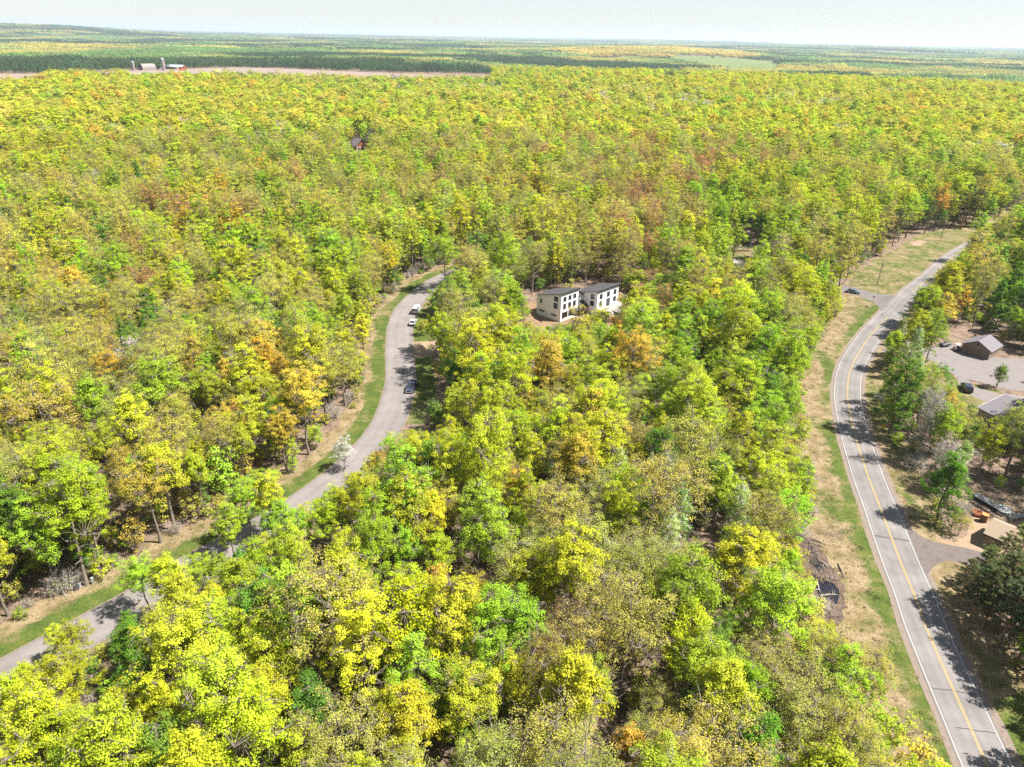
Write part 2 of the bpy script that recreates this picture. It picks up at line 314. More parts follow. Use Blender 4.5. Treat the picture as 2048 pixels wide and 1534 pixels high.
# the lane through the subdivision: its left edge, from the lower left corner of the photograph up to where it turns behind the trees
lane_px = [(-330, 1492), (-150, 1395), (0, 1319), (158, 1234), (249, 1186), (325, 1137), (394, 1100), (485, 1051), (570, 1000), (640, 952), (700, 899), (744, 843), (770, 773), (772, 700), (777, 647), (797, 609), (838, 572), (872, 552), (905, 540), (950, 527), (1010, 520)]
lane = curve(PX(lane_px)); LANE_W = 7.5
i0 = int(np.argmin(np.hypot(*(lane - P(325, 1137)).T))); i1 = int(np.argmin(np.hypot(*(lane - P(872, 552)).T)))
j0 = int(np.argmin(np.hypot(*(lane - P(744, 843)).T))); j1 = int(np.argmin(np.hypot(*(lane - P(797, 609)).T)))
strip('lane_shoulder', lane, -.25, .2, .02, M_SHOULDER, wob0=.25, seed=5, kind='structure')
strip('lane_shoulder', lane, LANE_W - .2, LANE_W + .28, .02, M_SHOULDER, wob1=.3, seed=6, kind='structure')
verge('lane_verge', lane, [(-7.6, -.1), (-6, 0), (-4.2, .25), (-3.2, .85), (-1.2, .95), (-.2, .8)], .008, 1, [2.0, 1.6, 1.2, .8, .3, 0])
verge('lane_verge', lane[:j0], [(LANE_W + .2, .3), (LANE_W + 2, .2), (LANE_W + 4.5, 0)], .008, 2, [0, .8, 1.2])
verge('lane_verge', lane[j0:j1], [(LANE_W + .2, .75), (LANE_W + 2, .95), (LANE_W + 4.0, .8), (LANE_W + 6, 0)], .0085, 3, [0, .5, .8, 1.2])
verge('lane_verge', lane[j1:], [(LANE_W + .2, .4), (LANE_W + 2, .2), (LANE_W + 4.0, 0)], .008, 4, [0, .8, 1.2])
lane_o = strip('lane', lane, 0, LANE_W, .03, M_LANE, kind='structure')

# the county road: its left white line
county_px = [(1995, 1690), (1926, 1534), (1893, 1454), (1862, 1379), (1836, 1316), (1810, 1250), (1789, 1186), (1767, 1129), (1746, 1069), (1727, 1012), (1705, 950), (1683, 873), (1671.5, 815), (1669, 778), (1677, 735), (1698, 696), (1730, 655), (1764, 622), (1799, 586), (1844, 551), (1888, 513), (1924, 491), (1965, 468), (2010, 447), (2060, 428)]
county = curve(PX(county_px)); CW = 6.1
strip('county_shoulder', county, -1.1, 0, .02, M_SHOULDER, wob0=.3, seed=10, kind='structure')
strip('county_shoulder', county, CW, CW + 1.3, .02, M_SHOULDER, wob1=.4, seed=11, kind='structure')
verge('county_verge', county, [(-13.5, -.1), (-11, .05), (-8, .12), (-5.5, .3), (-4, .5), (-2.6, .9), (-1.2, .8), (-.5, .35)], .008, 7, [3.0, 2.4, 2.0, 1.6, 1.2, .6, .3, 0])
verge('county_verge', county, [(CW + .4, .15), (CW + 1.6, .1), (CW + 3, .3), (CW + 5, .25), (CW + 8, .05)], .008, 8, [0, .5, 1, 1.5, 2.2])
county_o = strip('county_road', county, -.32, CW + .35, .03, M_ASPH, kind='structure')
gap0 = int(np.argmin(np.hypot(*(county - P(1768, 618)).T))); gap1 = int(np.argmin(np.hypot(*(county - P(1800, 585)).T)))
for a, b in ((county[:gap0], 0), (county[gap1:], 0)): strip('edge_line', a, -.06, .06, .038, M_WHITE, county_o)
strip('edge_line', county[:gap0], CW - .06, CW + .06, .038, M_WHITE, county_o); strip('edge_line', county[gap1:], CW - .06, CW + .06, .038, M_WHITE, county_o)
for a in (county[:gap0 - 2], county[gap1 + 2:]):
    for o in (-.16, .06): strip('centre_line', a, CW / 2 + o, CW / 2 + o + .1, .038, M_YELL, county_o)
def across(px0, px1, wd, m, par, name='sealed_crack'):
    a, b = P(*px0), P(*px1); n = max(3, int(np.linalg.norm(b - a) / .7)); q = a + (b - a) * np.linspace(0, 1, n)[:, None]
    q = q + (np.random.RandomState(int(px0[0])).rand(n, 1) - .5) * .18 * np.array([[0, 1.]])
    strip(name, q, -wd / 2, wd / 2, .034, m, par)
for c in (((1862, 1375), (1952, 1389)), ((1911, 1455), (1990, 1467)), ((1671, 746), (1698, 750)), ((1846, 553), (1868, 556)), ((1763, 619), (1785, 624)), ((1750, 611), (1786, 592)), ((1800, 590), (1816, 590))): across(*c, .16, M_CRACK, county_o)
across((1747, 1071), (1818, 1082), .55, M_PATCH, county_o, 'asphalt_patch'); across((1672, 824), (1697, 828), .42, M_PATCH, county_o, 'asphalt_patch')
across((1882, 519), (1906, 521), .5, M_PATCH, county_o, 'asphalt_patch')
# the side street that meets it
sheet('side_street', PX([(1640, 552), (1698, 573), (1724, 580), (1755, 588), (1791, 589.5), (1812, 576), (1800, 600), (1764, 624), (1755, 611), (1742, 602), (1713, 591), (1680, 583), (1625, 566)]), .026, M_LANE, kind='structure')
# open ground beside the junction, the yard clearings on the right
field_tri = [(1697, 570), (1712, 545), (1745, 520), (1795, 497), (1835, 470), (1880, 460), (1948, 458), (1935, 484), (1888, 510), (1844, 548), (1799, 583), (1755, 586)]
sheet('corner_field', PX(field_tri), .012, M_VERGE, green=.5, wob=1.2, seed=3, kind='structure')
sheet('sand_patch', PX([(1822, 484), (1836, 480), (1852, 484), (1838, 492), (1822, 491)]), .024, M_SAND, wob=1.5, seed=6, kind='structure')
sheet('gravel_driveway', PX([(1770, 690), (1815, 688), (1840, 698), (1878, 690), (1915, 690), (1985, 715), (2120, 720), (2140, 780), (2040, 782), (1995, 775), (1936, 758), (1947, 773), (1996, 787), (2030, 800), (1969, 803), (1944, 791), (1922, 775), (1911, 750), (1892, 739), (1866, 722), (1840, 709), (1800, 702), (1765, 704)]), .02, M_GRAVEL, wob=.5, seed=7, kind='structure')
sheet('yard_lawn', PX([(1835, 712), (1866, 724), (1911, 752), (1922, 777), (1969, 805), (2060, 840), (2060, 900), (1960, 905), (1905, 850), (1850, 800), (1820, 750)]), .012, M_VERGE, green=.35, wob=1.0, seed=8, kind='structure')
sheet('yard_lawn_grass', PX([(1885, 738), (1911, 752), (1920, 777), (1965, 803), (1958, 820), (1925, 812), (1905, 785), (1890, 760)]), .017, M_VERGE, green=.75, wob=1.0, seed=9, kind='structure')
sheet('yard_lawn_grass', PX([(1945, 768), (1990, 778), (2020, 792), (1998, 785), (1950, 775)]), .024, M_VERGE, green=.75, wob=.4, seed=10, kind='structure')
sheet('sand_yard', PX([(1905, 985), (1960, 985), (2060, 1020), (2110, 1060), (2100, 1150), (1990, 1130), (1930, 1110), (1890, 1090), (1870, 1070), (1925, 1075), (1945, 1040), (1935, 1010)]), .02, M_SAND, wob=.9, seed=11, kind='structure')
sheet('yard_entrance', PX([(1797, 1028), (1812, 1050), (1835, 1068), (1870, 1085), (1930, 1095), (1990, 1110), (2060, 1122), (2050, 1150), (1960, 1140), (1922, 1126), (1895, 1120), (1872, 1130), (1855, 1148), (1848, 1160), (1820, 1090)]), .0268, M_TRACK, wob=.5, seed=12, kind='structure')
sheet('roadside_grass', PX([(1990, 1400), (2090, 1360), (2200, 1600), (2060, 1620), (2030, 1534), (1985, 1440)]), .018, M_VERGE, green=.8, wob=.8, seed=13, kind='structure')
# the building plot round the new house
sheet('building_plot', PX([(1035, 612), (1062, 603), (1104, 607), (1180, 596), (1260, 594), (1255, 625), (1210, 660), (1200, 690), (1130, 700), (1050, 690), (960, 690), (900, 680), (900, 655), (1000, 650), (1030, 630)]), .012, M_DIRT, wob=2.0, seed=14, kind='structure')
sheet('dirt_drive', PX([(826, 684), (850, 683), (905, 678), (960, 672), (965, 690), (905, 700), (868, 706), (846, 716), (826, 718)]), .024, M_SAND, wob=.6, seed=15, kind='structure')
# the lawn with the block wall, bits of drive seen through the trees
sheet('lawn', PX([(1440, 500), (1500, 492), (1560, 497), (1555, 515), (1520, 524), (1470, 522), (1440, 512)]), .012, M_VERGE, green=.5, wob=1.5, seed=16, kind='structure')
sheet('concrete_drive', PX([(1466, 517), (1486, 518), (1482, 532), (1466, 530)]), .02, flat('concrete', (.27, .245, .23), .9), wob=.4, seed=17, kind='structure')
sheet('concrete_drive', PX([(858, 392), (884, 392), (882, 400), (858, 400)]), .02, MATS['concrete'], wob=.6, seed=18, kind='structure')
sheet('concrete_drive', PX([(1262, 372), (1292, 376), (1300, 392), (1285, 392), (1262, 382)]), .02, flat('pink_paving', (.28, .21, .19), .9), wob=.8, seed=19, kind='structure')
sheet('concrete_drive', PX([(1088, 470), (1106, 470), (1104, 482), (1088, 482)]), .02, MATS['concrete'], wob=.5, seed=20, kind='structure')
# dark ditch water
M_WATER = flat('ditch_water', (.012, .012, .016), .08, spec=.5, noise=.3)
M_MUD = ramp_mat('wet_mud', [(.3, (.05, .035, .03)), (.6, (.12, .085, .065))], .8, .8, fine=.35, fscale=3, bump=.5)
sheet('ditch_mud', PX([(1596, 1070), (1630, 1080), (1660, 1130), (1685, 1170), (1690, 1235), (1672, 1262), (1648, 1235), (1632, 1190), (1612, 1150), (1594, 1110)]), .014, M_MUD, wob=.9, seed=21, kind='structure')
sheet('ditch_water', PX([(1632, 1163), (1660, 1160), (1676, 1180), (1675, 1208), (1662, 1213), (1646, 1205), (1636, 1188)]), .02, M_WATER, wob=.5, seed=22, step=.6, kind='structure')
sheet('ditch_water', PX([(1612, 1090), (1626, 1092), (1640, 1125), (1655, 1148), (1634, 1145), (1618, 1118)]), .02, M_WATER, wob=.5, seed=23, step=.6, kind='structure')
# far fields
M_PLOUGH = ramp_mat('ploughed_soil', [(.3, (.185, .135, .112)), (.5, (.225, .17, .145)), (.7, (.2, .15, .125))], .02, .95, fine=.1, fscale=.3)
M_HAY = ramp_mat('hay_field', [(.3, (.085, .12, .03)), (.5, (.115, .148, .042)), (.7, (.14, .15, .058))], .01, .95, fine=.12, fscale=.2)
def land(name, px, m, dz=.6, n=14):
    """a field that follows the terrain"""
    q = PX(px); c = q.mean(0); vs = [(c[0], c[1], float(terrain(*c)) + dz)]; fs = []; k = len(q)
    for s in range(1, n + 1):
        for i in range(k):
            p = c + (q[i] - c) * s / n; vs.append((p[0], p[1], float(terrain(*p)) + dz))
    for i in range(k): fs.append((0, 1 + i, 1 + (i + 1) % k))
    for s in range(n - 1):
        for i in range(k): fs.append((1 + s * k + i, 1 + (s + 1) * k + i, 1 + (s + 1) * k + (i + 1) % k, 1 + s * k + (i + 1) % k))
    m_ = MB(); m_.add(vs, fs); o = m_.build(name, m, fix=False, kind='structure'); me = o.data
    if me.polygons[0].normal.z < 0: me.flip_normals()
    return q
FIELD1 = land('ploughed_field', [(-60, 150), (120, 147), (250, 142), (330, 140), (470, 135), (560, 137), (700, 144), (850, 150), (960, 158), (955, 165), (820, 161), (680, 155), (520, 150), (350, 149), (200, 152), (80, 159), (-60, 163)], M_PLOUGH)
FIELD2 = land('hay_field', [(1335, 110), (1440, 112), (1555, 117), (1560, 126), (1545, 136), (1480, 135), (1400, 124), (1340, 118)], M_HAY)
FIELD3 = land('hay_field', [(1180, 111), (1290, 111), (1310, 116), (1190, 117)], M_HAY)

# ------------------------------------------------------------------ where trees stand
CLEAR_VIEW = [   # parts of the photograph in which ground, road or a building shows: no crown may cover them
    [(915, 537), (880, 528), (800, 583), (762, 645), (748, 720), (733, 790), (690, 858), (640, 905), (555, 965), (575, 1010), (632, 985), (690, 945), (735, 930), (748, 880), (790, 862), (830, 850), (866, 870), (884, 800), (872, 745), (880, 705), (880, 683), (842, 690), (850, 640), (858, 600), (880, 556), (905, 545)],
    [(-40, 1275), (60, 1235), (92, 1218), (96, 1262), (0, 1318), (-40, 1340)], [(165, 1180), (230, 1150), (258, 1138), (262, 1180), (158, 1233)], [(335, 1098), (400, 1050), (452, 1024), (450, 1062), (394, 1098), (338, 1130)], [(580, 955), (640, 905), (640, 950), (580, 995)],
    [(394, 1098), (487, 1052), (480, 1088), (405, 1112)], [(150, 1238), (249, 1185), (257, 1214), (165, 1246)], [(-20, 1325), (96, 1264), (80, 1302), (-20, 1350)], [(580, 995), (640, 955), (632, 982), (590, 1005)], [(1680, 566), (1760, 580), (1760, 615), (1735, 625), (1680, 602)],
    [(1925, 487), (1880, 505), (1799, 578), (1756, 580), (1700, 572), (1692, 592), (1735, 612), (1650, 690), (1612, 745), (1605, 850), (1625, 930), (1625, 1020), (1600, 1080), (1625, 1160), (1650, 1230), (1720, 1250), (1760, 1330), (1775, 1400), (1800, 1534), (2050, 1534), (1960, 1370), (1880, 1240), (1850, 1150), (1812, 1060), (1780, 970), (1748, 890), (1740, 800), (1742, 740), (1758, 690), (1782, 640), (1800, 606), (1860, 562), (1920, 500)],
    field_tri,
    [(1046, 600), (1068, 588), (1150, 566), (1234, 560), (1240, 625), (1190, 640), (1150, 652), (1120, 655), (1070, 655), (1046, 640)],
    [(1842, 700), (1880, 692), (1915, 668), (1990, 672), (2010, 712), (1982, 724), (2010, 765), (2010, 800), (1968, 806), (1920, 798), (1908, 752), (1870, 728)],
    [(1935, 985), (1960, 980), (2048, 1020), (2048, 1060), (2010, 1080), (1930, 1078), (1950, 1040)],
    [(1800, 1035), (1870, 1085), (1920, 1090), (1925, 1115), (1890, 1118), (1855, 1150)],
    [(1458, 494), (1530, 494), (1545, 508), (1480, 520), (1455, 512)], [(1466, 517), (1486, 518), (1482, 530), (1466, 528)],
    [(704, 276), (732, 276), (734, 298), (706, 298)], [(858, 392), (882, 392), (880, 400), (860, 400)], [(1262, 372), (1290, 376), (1298, 390), (1264, 384)], [(1896, 606), (1912, 604), (1912, 628), (1896, 628)],
    [(1955, 820), (2012, 788), (2036, 798), (1996, 832), (1966, 843)],
    [(1985, 645), (2020, 648), (2015, 660), (1985, 660)], [(1757, 852), (1769, 852), (1769, 866), (1757, 866)]]
CLEAR_VIEW = [np.array(p, float) for p in CLEAR_VIEW]
NO_TREES = [PX(p) for p in (field_tri,
    [(1054, 616), (1068, 606), (1104, 606), (1180, 594), (1255, 592), (1275, 604), (1265, 622), (1230, 634), (1195, 640), (1130, 656), (1062, 660)],
    [(1770, 690), (1840, 696), (1878, 688), (1925, 660), (2010, 690), (2140, 720), (2140, 790), (2060, 850), (1969, 860), (1900, 800), (1870, 740), (1800, 706)],
    [(1905, 985), (1960, 975), (2110, 1020), (2120, 1150), (1960, 1140), (1860, 1160), (1797, 1028), (1870, 1075), (1925, 1080), (1940, 1040)],
    [(1440, 498), (1500, 488), (1560, 495), (1560, 520), (1490, 532), (1440, 515)], [(826, 684), (960, 670), (960, 690), (826, 722)],
    [(1596, 1070), (1640, 1075), (1690, 1160), (1700, 1240), (1660, 1262), (1594, 1110)],
    [(698, 288), (765, 288), (768, 304), (698, 305)])] + [FIELD1, FIELD2, FIELD3, PX([(1640, 556), (1700, 565), (1700, 594), (1630, 576)])]
def allowed(x, y):
    ok = np.ones(x.shape, bool)
    near = np.hypot(x, y) < 900
    if near.any():
        xs, ys = x[near], y[near]
        d = dist_side(lane[::3], xs, ys); o = ~((d > -5.6) & (d < np.where((ys > 139) & (ys < 186), LANE_W + 6, np.where(ys < 139, LANE_W + 1, LANE_W + 2.5))))
        d = dist_side(county[::3], xs, ys); far_ = ys > 330
        o &= ~((d > np.where(far_, -4, -8.5)) & (d < CW + np.where(far_, 3, np.where(ys < 105, 6.5, 4.6))))
        ok[near] = o
    for p in NO_TREES: ok &= ~inside(p, x, y)
    return ok

# colour mix of the wood, read off the photograph: Y yellow-green, L lime, G green, O orange, K olive half-open, T tan gold, R red-brown, B bare grey, W pale birch, D pine, S spruce, F white blossom
ZONES = [(60, 1450, 'YYYYYLG'), (230, 1420, 'YYYGLYT'), (420, 1450, 'YYYLGYY'), (620, 1420, 'YYLKYGG'), (800, 1400, 'YOOYYKL'), (950, 1450, 'YYLLGYK'), (1100, 1330, 'YKRYYKL'), (1100, 1480, 'KKGYKYL'),
    (1250, 1300, 'KKKLYOK'), (1250, 1480, 'YYKTKYO'), (1400, 1300, 'KKKKLYK'), (1420, 1450, 'LLYKKKG'), (1560, 1300, 'KKYYLKK'), (1560, 1470, 'KKKYLKT'), (1680, 1330, 'YYKTLKG'), (1750, 1420, 'KKLYYTK'),
    (330, 1280, 'YYYLLGY'), (520, 1200, 'LLYYGGY'), (700, 1150, 'YYYLGYO'), (820, 1060, 'YYYYOTL'), (940, 1050, 'OYYYTGL'), (1100, 1120, 'YYOKKWL'), (1200, 1050, 'OTYYKKW'), (1350, 1050, 'GWWYYKL'), (1400, 1150, 'WGKKKYW'), (1560, 1050, 'YYLKKYG'), (1560, 1180, 'YYLYKKL'),
    (600, 1060, 'LLGGYYL'), (80, 1100, 'LLYYKGL'), (200, 1050, 'YYKLLYT'), (330, 960, 'YLKTTGY'), (450, 850, 'OOTYYLK'), (560, 850, 'OOYYTTO'), (680, 780, 'YLYLKGY'), (60, 940, 'YYYKGTY'), (150, 830, 'TTOYKGR'), (250, 750, 'TOYGKTF'), (60, 720, 'TTTKOYG'), (450, 720, 'YGLFKTL'), (600, 680, 'YYKKTLW'), (680, 620, 'YYLKTYG'),
    (940, 880, 'YYLYGGO'), (1050, 800, 'YYYLLKO'), (1150, 880, 'YOYLKKY'), (1250, 780, 'YLLGYKO'), (1350, 850, 'LLGYWYL'), (1450, 800, 'LLYGGYL'), (1500, 900, 'YYLLKGL'), (1560, 720, 'LYYKGLK'), (1420, 700, 'LLLYGYL'), (1260, 640, 'OOLYKTY'), (1330, 650, 'LYRYLLK'), (950, 700, 'LYYLKGG'), (900, 620, 'LLGGYKY'), (1000, 620, 'LLGWYKG'), (1100, 720, 'KYLGTYK'),
    (100, 620, 'GYYLTTK'), (160, 550, 'DGYTTYK'), (350, 500, 'RRTYOTK'), (350, 620, 'YYTRTLG'), (500, 600, 'KYTYYLG'), (60, 480, 'TTBKGYO'), (220, 420, 'BBGGTTY'), (300, 350, 'BTTYYGK'), (100, 350, 'GWYTTYO'), (450, 420, 'TTTOGYK'), (500, 340, 'BYTTGLK'), (620, 380, 'GGGYTTL'), (700, 480, 'YTLLTKK'), (800, 420, 'YYTTLGK'), (850, 500, 'YYLLTKG'), (1000, 430, 'YLTROYK'), (1000, 500, 'KTYYKLL'), (1150, 480, 'KKTYYTK'), (1250, 420, 'TYYRTKB'), (1370, 400, 'RRYYTLK'), (1300, 480, 'TRROKYK'), (1450, 450, 'LLGYWYL'), (1560, 420, 'LYYTLYG'), (1700, 420, 'YYTTLYK'), (1850, 400, 'YYLTTGL'), (1980, 400, 'YTTGLKB'), (1500, 560, 'WLLGYLB'), (1600, 500, 'TTWLYGY'), (1650, 560, 'YLLKTGY'), (1560, 600, 'YLYTKLY'), (1650, 640, 'YYLLGYK'),
    (100, 250, 'TTTYYOK'), (300, 230, 'YTTOTYG'), (500, 240, 'TTYYOGK'), (700, 250, 'YYLGTKT'), (900, 230, 'YTTYLKB'), (1100, 250, 'YTTOKYG'), (1250, 220, 'TYYBTKD'), (1350, 240, 'BBTTYYL'), (1500, 250, 'TYYYLTO'), (1650, 230, 'BBTYTYY'), (1800, 240, 'TTYYTOY'), (2000, 240, 'YTTYOYY'), (150, 185, 'TTTOYYY'), (400, 190, 'YYTTYOG'), (650, 180, 'GLYKTKG'), (900, 185, 'GYTKBTL'), (1100, 190, 'GYTYKLG'), (1300, 185, 'YYTTOYY'), (1600, 190, 'YTTYYYO'), (1900, 195, 'YTTYYOY'), (300, 158, 'LGYKGTL'), (600, 165, 'GLGYKGK'), (800, 170, 'GGWKYDG'), (1100, 160, 'YTKGYTB'), (1300, 155, 'YYKGGLT'), (700, 150, 'GWKGLGD'), (1000, 148, 'GWKGLDK'), (1150, 142, 'GKWGGBD'), (1300, 138, 'GKWGLDG'), (1420, 145, 'GYKGLWG'), (1050, 165, 'GLYKGWT'), (660, 168, 'GLGKGWD'), (1700, 150, 'GKGWDLG'), (1950, 155, 'GDGKWDG'),
    (1820, 640, 'KLYOTWG'), (1900, 600, 'YOTTGKL'), (1980, 560, 'YTTGLDK'), (2000, 500, 'TYOLGDY'), (1970, 640, 'GGLKDTK'), (1800, 720, 'LWYYGWL'), (1790, 800, 'WWGLWWK'), (1800, 900, 'WWGLBKW'), (1850, 850, 'BWKOTGL'), (1880, 950, 'KBYWKGL'), (1850, 1010, 'GKLYWGK'), (1960, 920, 'DGGKKBT'), (2010, 880, 'GLGKDGL'), (2030, 740, 'GGLDGLK'), (2000, 640, 'DGGLKGD'), (1990, 1180, 'DDDDGLD'), (1960, 1250, 'DDDDDKD'), (2040, 1300, 'DDDDDGD')]
zu = np.array([P(u, v) for u, v, _ in ZONES]); ZG = np.stack([np.arctan2(zu[:, 0], zu[:, 1]) * 3.2, np.log(np.hypot(zu[:, 0], zu[:, 1])) * 2.0], 1); ZS = [s for *_, s in ZONES]
PAL = {'Y': (.43, .475, .032), 'L': (.315, .44, .034), 'G': (.145, .275, .033), 'O': (.52, .375, .055), 'K': (.40, .39, .078), 'T': (.46, .43, .064), 'R': (.41, .235, .085), 'B': (.44, .39, .35), 'W': (.32, .41, .10), 'D': (.12, .15, .06), 'S': (.05, .098, .05), 'F': (.68, .64, .54)}
KIND = {'Y': 'maple_tree', 'L': 'maple_tree', 'G': 'linden_tree', 'O': 'maple_tree', 'K': 'oak_tree', 'T': 'oak_tree', 'R': 'oak_tree', 'B': 'bare_tree', 'W': 'birch_tree', 'D': 'pine_tree', 'S': 'spruce_tree', 'F': 'flowering_tree'}

# ------------------------------------------------------------------ trees
class Acc:
    """vertex and face arrays of one tree: wood and leaves"""
    def __init__(s): s.wv = []; s.wf = []; s.n = 0; s.lv = []; s.var = []
    def tube(s, pts, rad, n):
        pts = np.asarray(pts, float); m = len(pts); d = np.gradient(pts, axis=0); d /= np.linalg.norm(d, axis=1)[:, None] + 1e-9
        ref = np.where(np.abs(d[:, 2:3]) > .9, np.array([[1., 0, 0]]), np.array([[0, 0, 1.]])); a = np.cross(d, ref); a /= np.linalg.norm(a, axis=1)[:, None] + 1e-9; b = np.cross(d, a)
        t = np.arange(n) * 2 * np.pi / n
        v = pts[:, None] + (a[:, None] * np.cos(t)[None, :, None] + b[:, None] * np.sin(t)[None, :, None]) * np.asarray(rad)[:, None, None]
        i, j = np.meshgrid(np.arange(m - 1), np.arange(n), indexing='ij'); i = i.ravel(); j = j.ravel(); j2 = (j + 1) % n
        s.wf.append(np.stack([i * n + j, i * n + j2, (i + 1) * n + j2, (i + 1) * n + j], 1) + s.n); s.wv.append(v.reshape(-1, 3)); s.n += m * n
    def blade(s, p, q, w):
        """thin flat twigs p -> q"""
        d = q - p; a = np.cross(d, np.array([.3, .2, 1.])); a /= np.linalg.norm(a, axis=1)[:, None] + 1e-9; a *= w / 2
        v = np.stack([p - a, p + a, q + a * .3, q - a * .3], 1).reshape(-1, 3); k = len(p)
        s.wf.append(np.arange(4 * k).reshape(k, 4) + s.n); s.wv.append(v); s.n += 4 * k
    def leaves(s, rng, c, rad, per, size, flat_=.6, aspect=.75, upw=.7, out=None, coh=.7):
        k = len(c) * per; cc = np.repeat(c, per, 0); d = rng.randn(k, 3); d /= np.linalg.norm(d, axis=1)[:, None]
        rr = np.repeat(rad, per)[:, None] * rng.rand(k, 1) ** .45
        p = cc + d * rr * np.array([1, 1, flat_])
        nrm = d * (.8 if coh < 1 else .35) + rng.randn(k, 3) * (.55 if coh < 1 else .3) + np.array([0, 0, upw])
        if out is not None: nrm += np.repeat(out, per, 0) * coh
        nrm /= np.linalg.norm(nrm, axis=1)[:, None]
        a = np.cross(nrm, rng.randn(k, 3)); a /= np.linalg.norm(a, axis=1)[:, None] + 1e-9; b = np.cross(nrm, a)
        L = size * rng.uniform(.65, 1.35, (k, 1)); W = L * aspect
        v = np.stack([p - a * L * .5, p + b * W * .5 - nrm * L * .08, p + a * L * .5, p - b * W * .5 - nrm * L * .08], 1).reshape(-1, 3)
        s.lv.append(v); cv = np.repeat(rng.rand(len(c)), per); vv = .55 * cv + .45 * rng.rand(k); s.var.append(np.clip(.5 + (vv - .5) * (1 if coh < 1 else .5), 0, 1))
    def arrays(s):
        wv = np.concatenate(s.wv) if s.wv else np.zeros((0, 3)); wf = np.concatenate(s.wf) if s.wf else np.zeros((0, 4), int)
        lv = np.concatenate(s.lv) if s.lv else np.zeros((0, 3)); lf = np.arange(len(lv)).reshape(-1, 4); var = np.concatenate(s.var) if s.var else np.zeros(0)
        return wv, wf, lv, lf, var
def broadleaf(seed, H, cr, cb, ncl, per, ls, clr, limbs=9, tr=.2, shell=.35, twigs=2, sides=6, lean=.35, flat_=.55, aspect=.75, top=.0, coh=.7):
    rng = np.random.RandomState(seed); a = Acc()
    k = 7; z = np.linspace(0, H * .93, k); off = np.cumsum(rng.randn(k, 2) * lean * .35, 0); off[0] = 0
    tp = np.column_stack([off, z]); a.tube(tp, np.interp(z, [0, .6, H * .5, H], [tr * 1.35, tr, tr * .62, .03]), sides)
    tk = lambda zz: np.array([np.interp(zz, z, off[:, 0]), np.interp(zz, z, off[:, 1]), zz])
    c0 = (cb + H) / 2; hz = (H - cb) / 2; ph = rng.rand(6) * 6.28
    ctr = lambda zz: tk(min(zz, H * .93))[:2]
    # limbs
    lp = []
    for i in range(limbs):
        z0 = cb * .8 + (H * .82 - cb * .8) * (i + rng.rand() * .6) / limbs; az = i * 2.4 + rng.rand() * .9; up = rng.uniform(.45, .95)
        L = cr * rng.uniform(.75, 1.05) * math.sqrt(max(.15, 1 - ((z0 + cr * .3 - c0) / hz) ** 2)); b = tk(z0); t = np.linspace(0, 1, 5)[:, None]
        d = np.array([math.cos(az), math.sin(az), 0]); pts = b + d * L * t + np.array([0, 0, 1]) * (L * up * t ** 1.3) + np.vstack([np.zeros(3), rng.randn(4, 3) * .12 * L ** .5])
        pts[:, 2] = np.minimum(pts[:, 2], H * .97); r0 = tr * (.6 - .3 * i / limbs); a.tube(pts, np.linspace(r0, .03, 5), max(3, sides - 2)); lp.append(pts[1:])
    lp.append(tp[-3:]); LP = np.concatenate(lp) if limbs else tp[2:]
    # leaf clumps in the crown volume, crowded towards its outside, with lobes and gaps
    cl = []
    while len(cl) < ncl:
        d = rng.randn(3); d /= np.linalg.norm(d)
        if d[2] < -.35 and rng.rand() < .6: continue
        th = math.atan2(d[1], d[0]); f = 1 + .2 * math.sin(3 * th + ph[0] + d[2] * 3) + .16 * math.sin(5 * th + ph[1] - d[2] * 4) + .1 * math.sin(8 * d[2] + ph[2])
        if math.sin(4 * th + ph[3] + d[2] * 6) + math.sin(7 * d[2] + ph[4]) < -1.15: continue
        rf = f * (shell + (1 - shell) * rng.rand() ** .55)
        zz = c0 + d[2] * hz * rf; wtop = 1 - top * max(0, (zz - c0) / hz)
        cxy = ctr(zz); cl.append((cxy[0] + d[0] * cr * rf * wtop, cxy[1] + d[1] * cr * rf * wtop, min(max(zz, cb * .6), H * 1.02)))
    cl = np.array(cl); out = (cl - np.array([0, 0, c0])) / np.array([cr, cr, hz]); rad = clr * rng.uniform(.65, 1.3, ncl)
    if twigs:
        j = np.argmin(((cl[:, None] - LP[None]) ** 2).sum(2), 1)
        for q, p in zip(cl, LP[j]):
            mid = (p + q) / 2 + rng.randn(3) * .15; a.tube([p, mid, q], [.045, .03, .012], 3)
        for _ in range(twigs - 1):
            e = cl + rng.randn(ncl, 3) * rad[:, None] * .8; a.blade(cl - out * .1, e + out * .3, .035)
    if per: a.leaves(rng, cl, rad, per, ls, flat_, aspect, out=out, coh=coh)
    return a.arrays()
def conifer(seed, H, cr, cb, layers, per_w, per, ls, sides=6, droop=.15, tr=.17):
    rng = np.random.RandomState(seed); a = Acc(); z = np.linspace(0, H, 5); a.tube(np.column_stack([z * 0, z * 0, z]), np.linspace(tr, .02, 5), sides); cs = []; rs = []
    for i in range(layers):
        t = (i + .5) / layers; zz = cb + (H - cb) * t; R_ = cr * (1 - t) ** .85 + .12; nw = max(3, int(per_w * (1 - .6 * t)))
        for k in range(nw):
            az = k * 6.283 / nw + i * .9 + rng.rand() * .5; L = R_ * rng.uniform(.75, 1.12); e = np.array([math.cos(az) * L, math.sin(az) * L, zz - droop * L + rng.randn() * .1])
            a.tube([[0, 0, zz], e], [.035, .012], 3)
            for s_ in (.4, .7, .95):
                if L * s_ > .2: cs.append(np.array([0, 0, zz]) * (1 - s_) + e * s_); rs.append(.14 + .2 * L * (1.15 - s_))
    cs.append(np.array([0, 0, H])); rs.append(.2)
    a.leaves(rng, np.array(cs), np.array(rs), per, ls, .5, .38, upw=.9); return a.arrays()
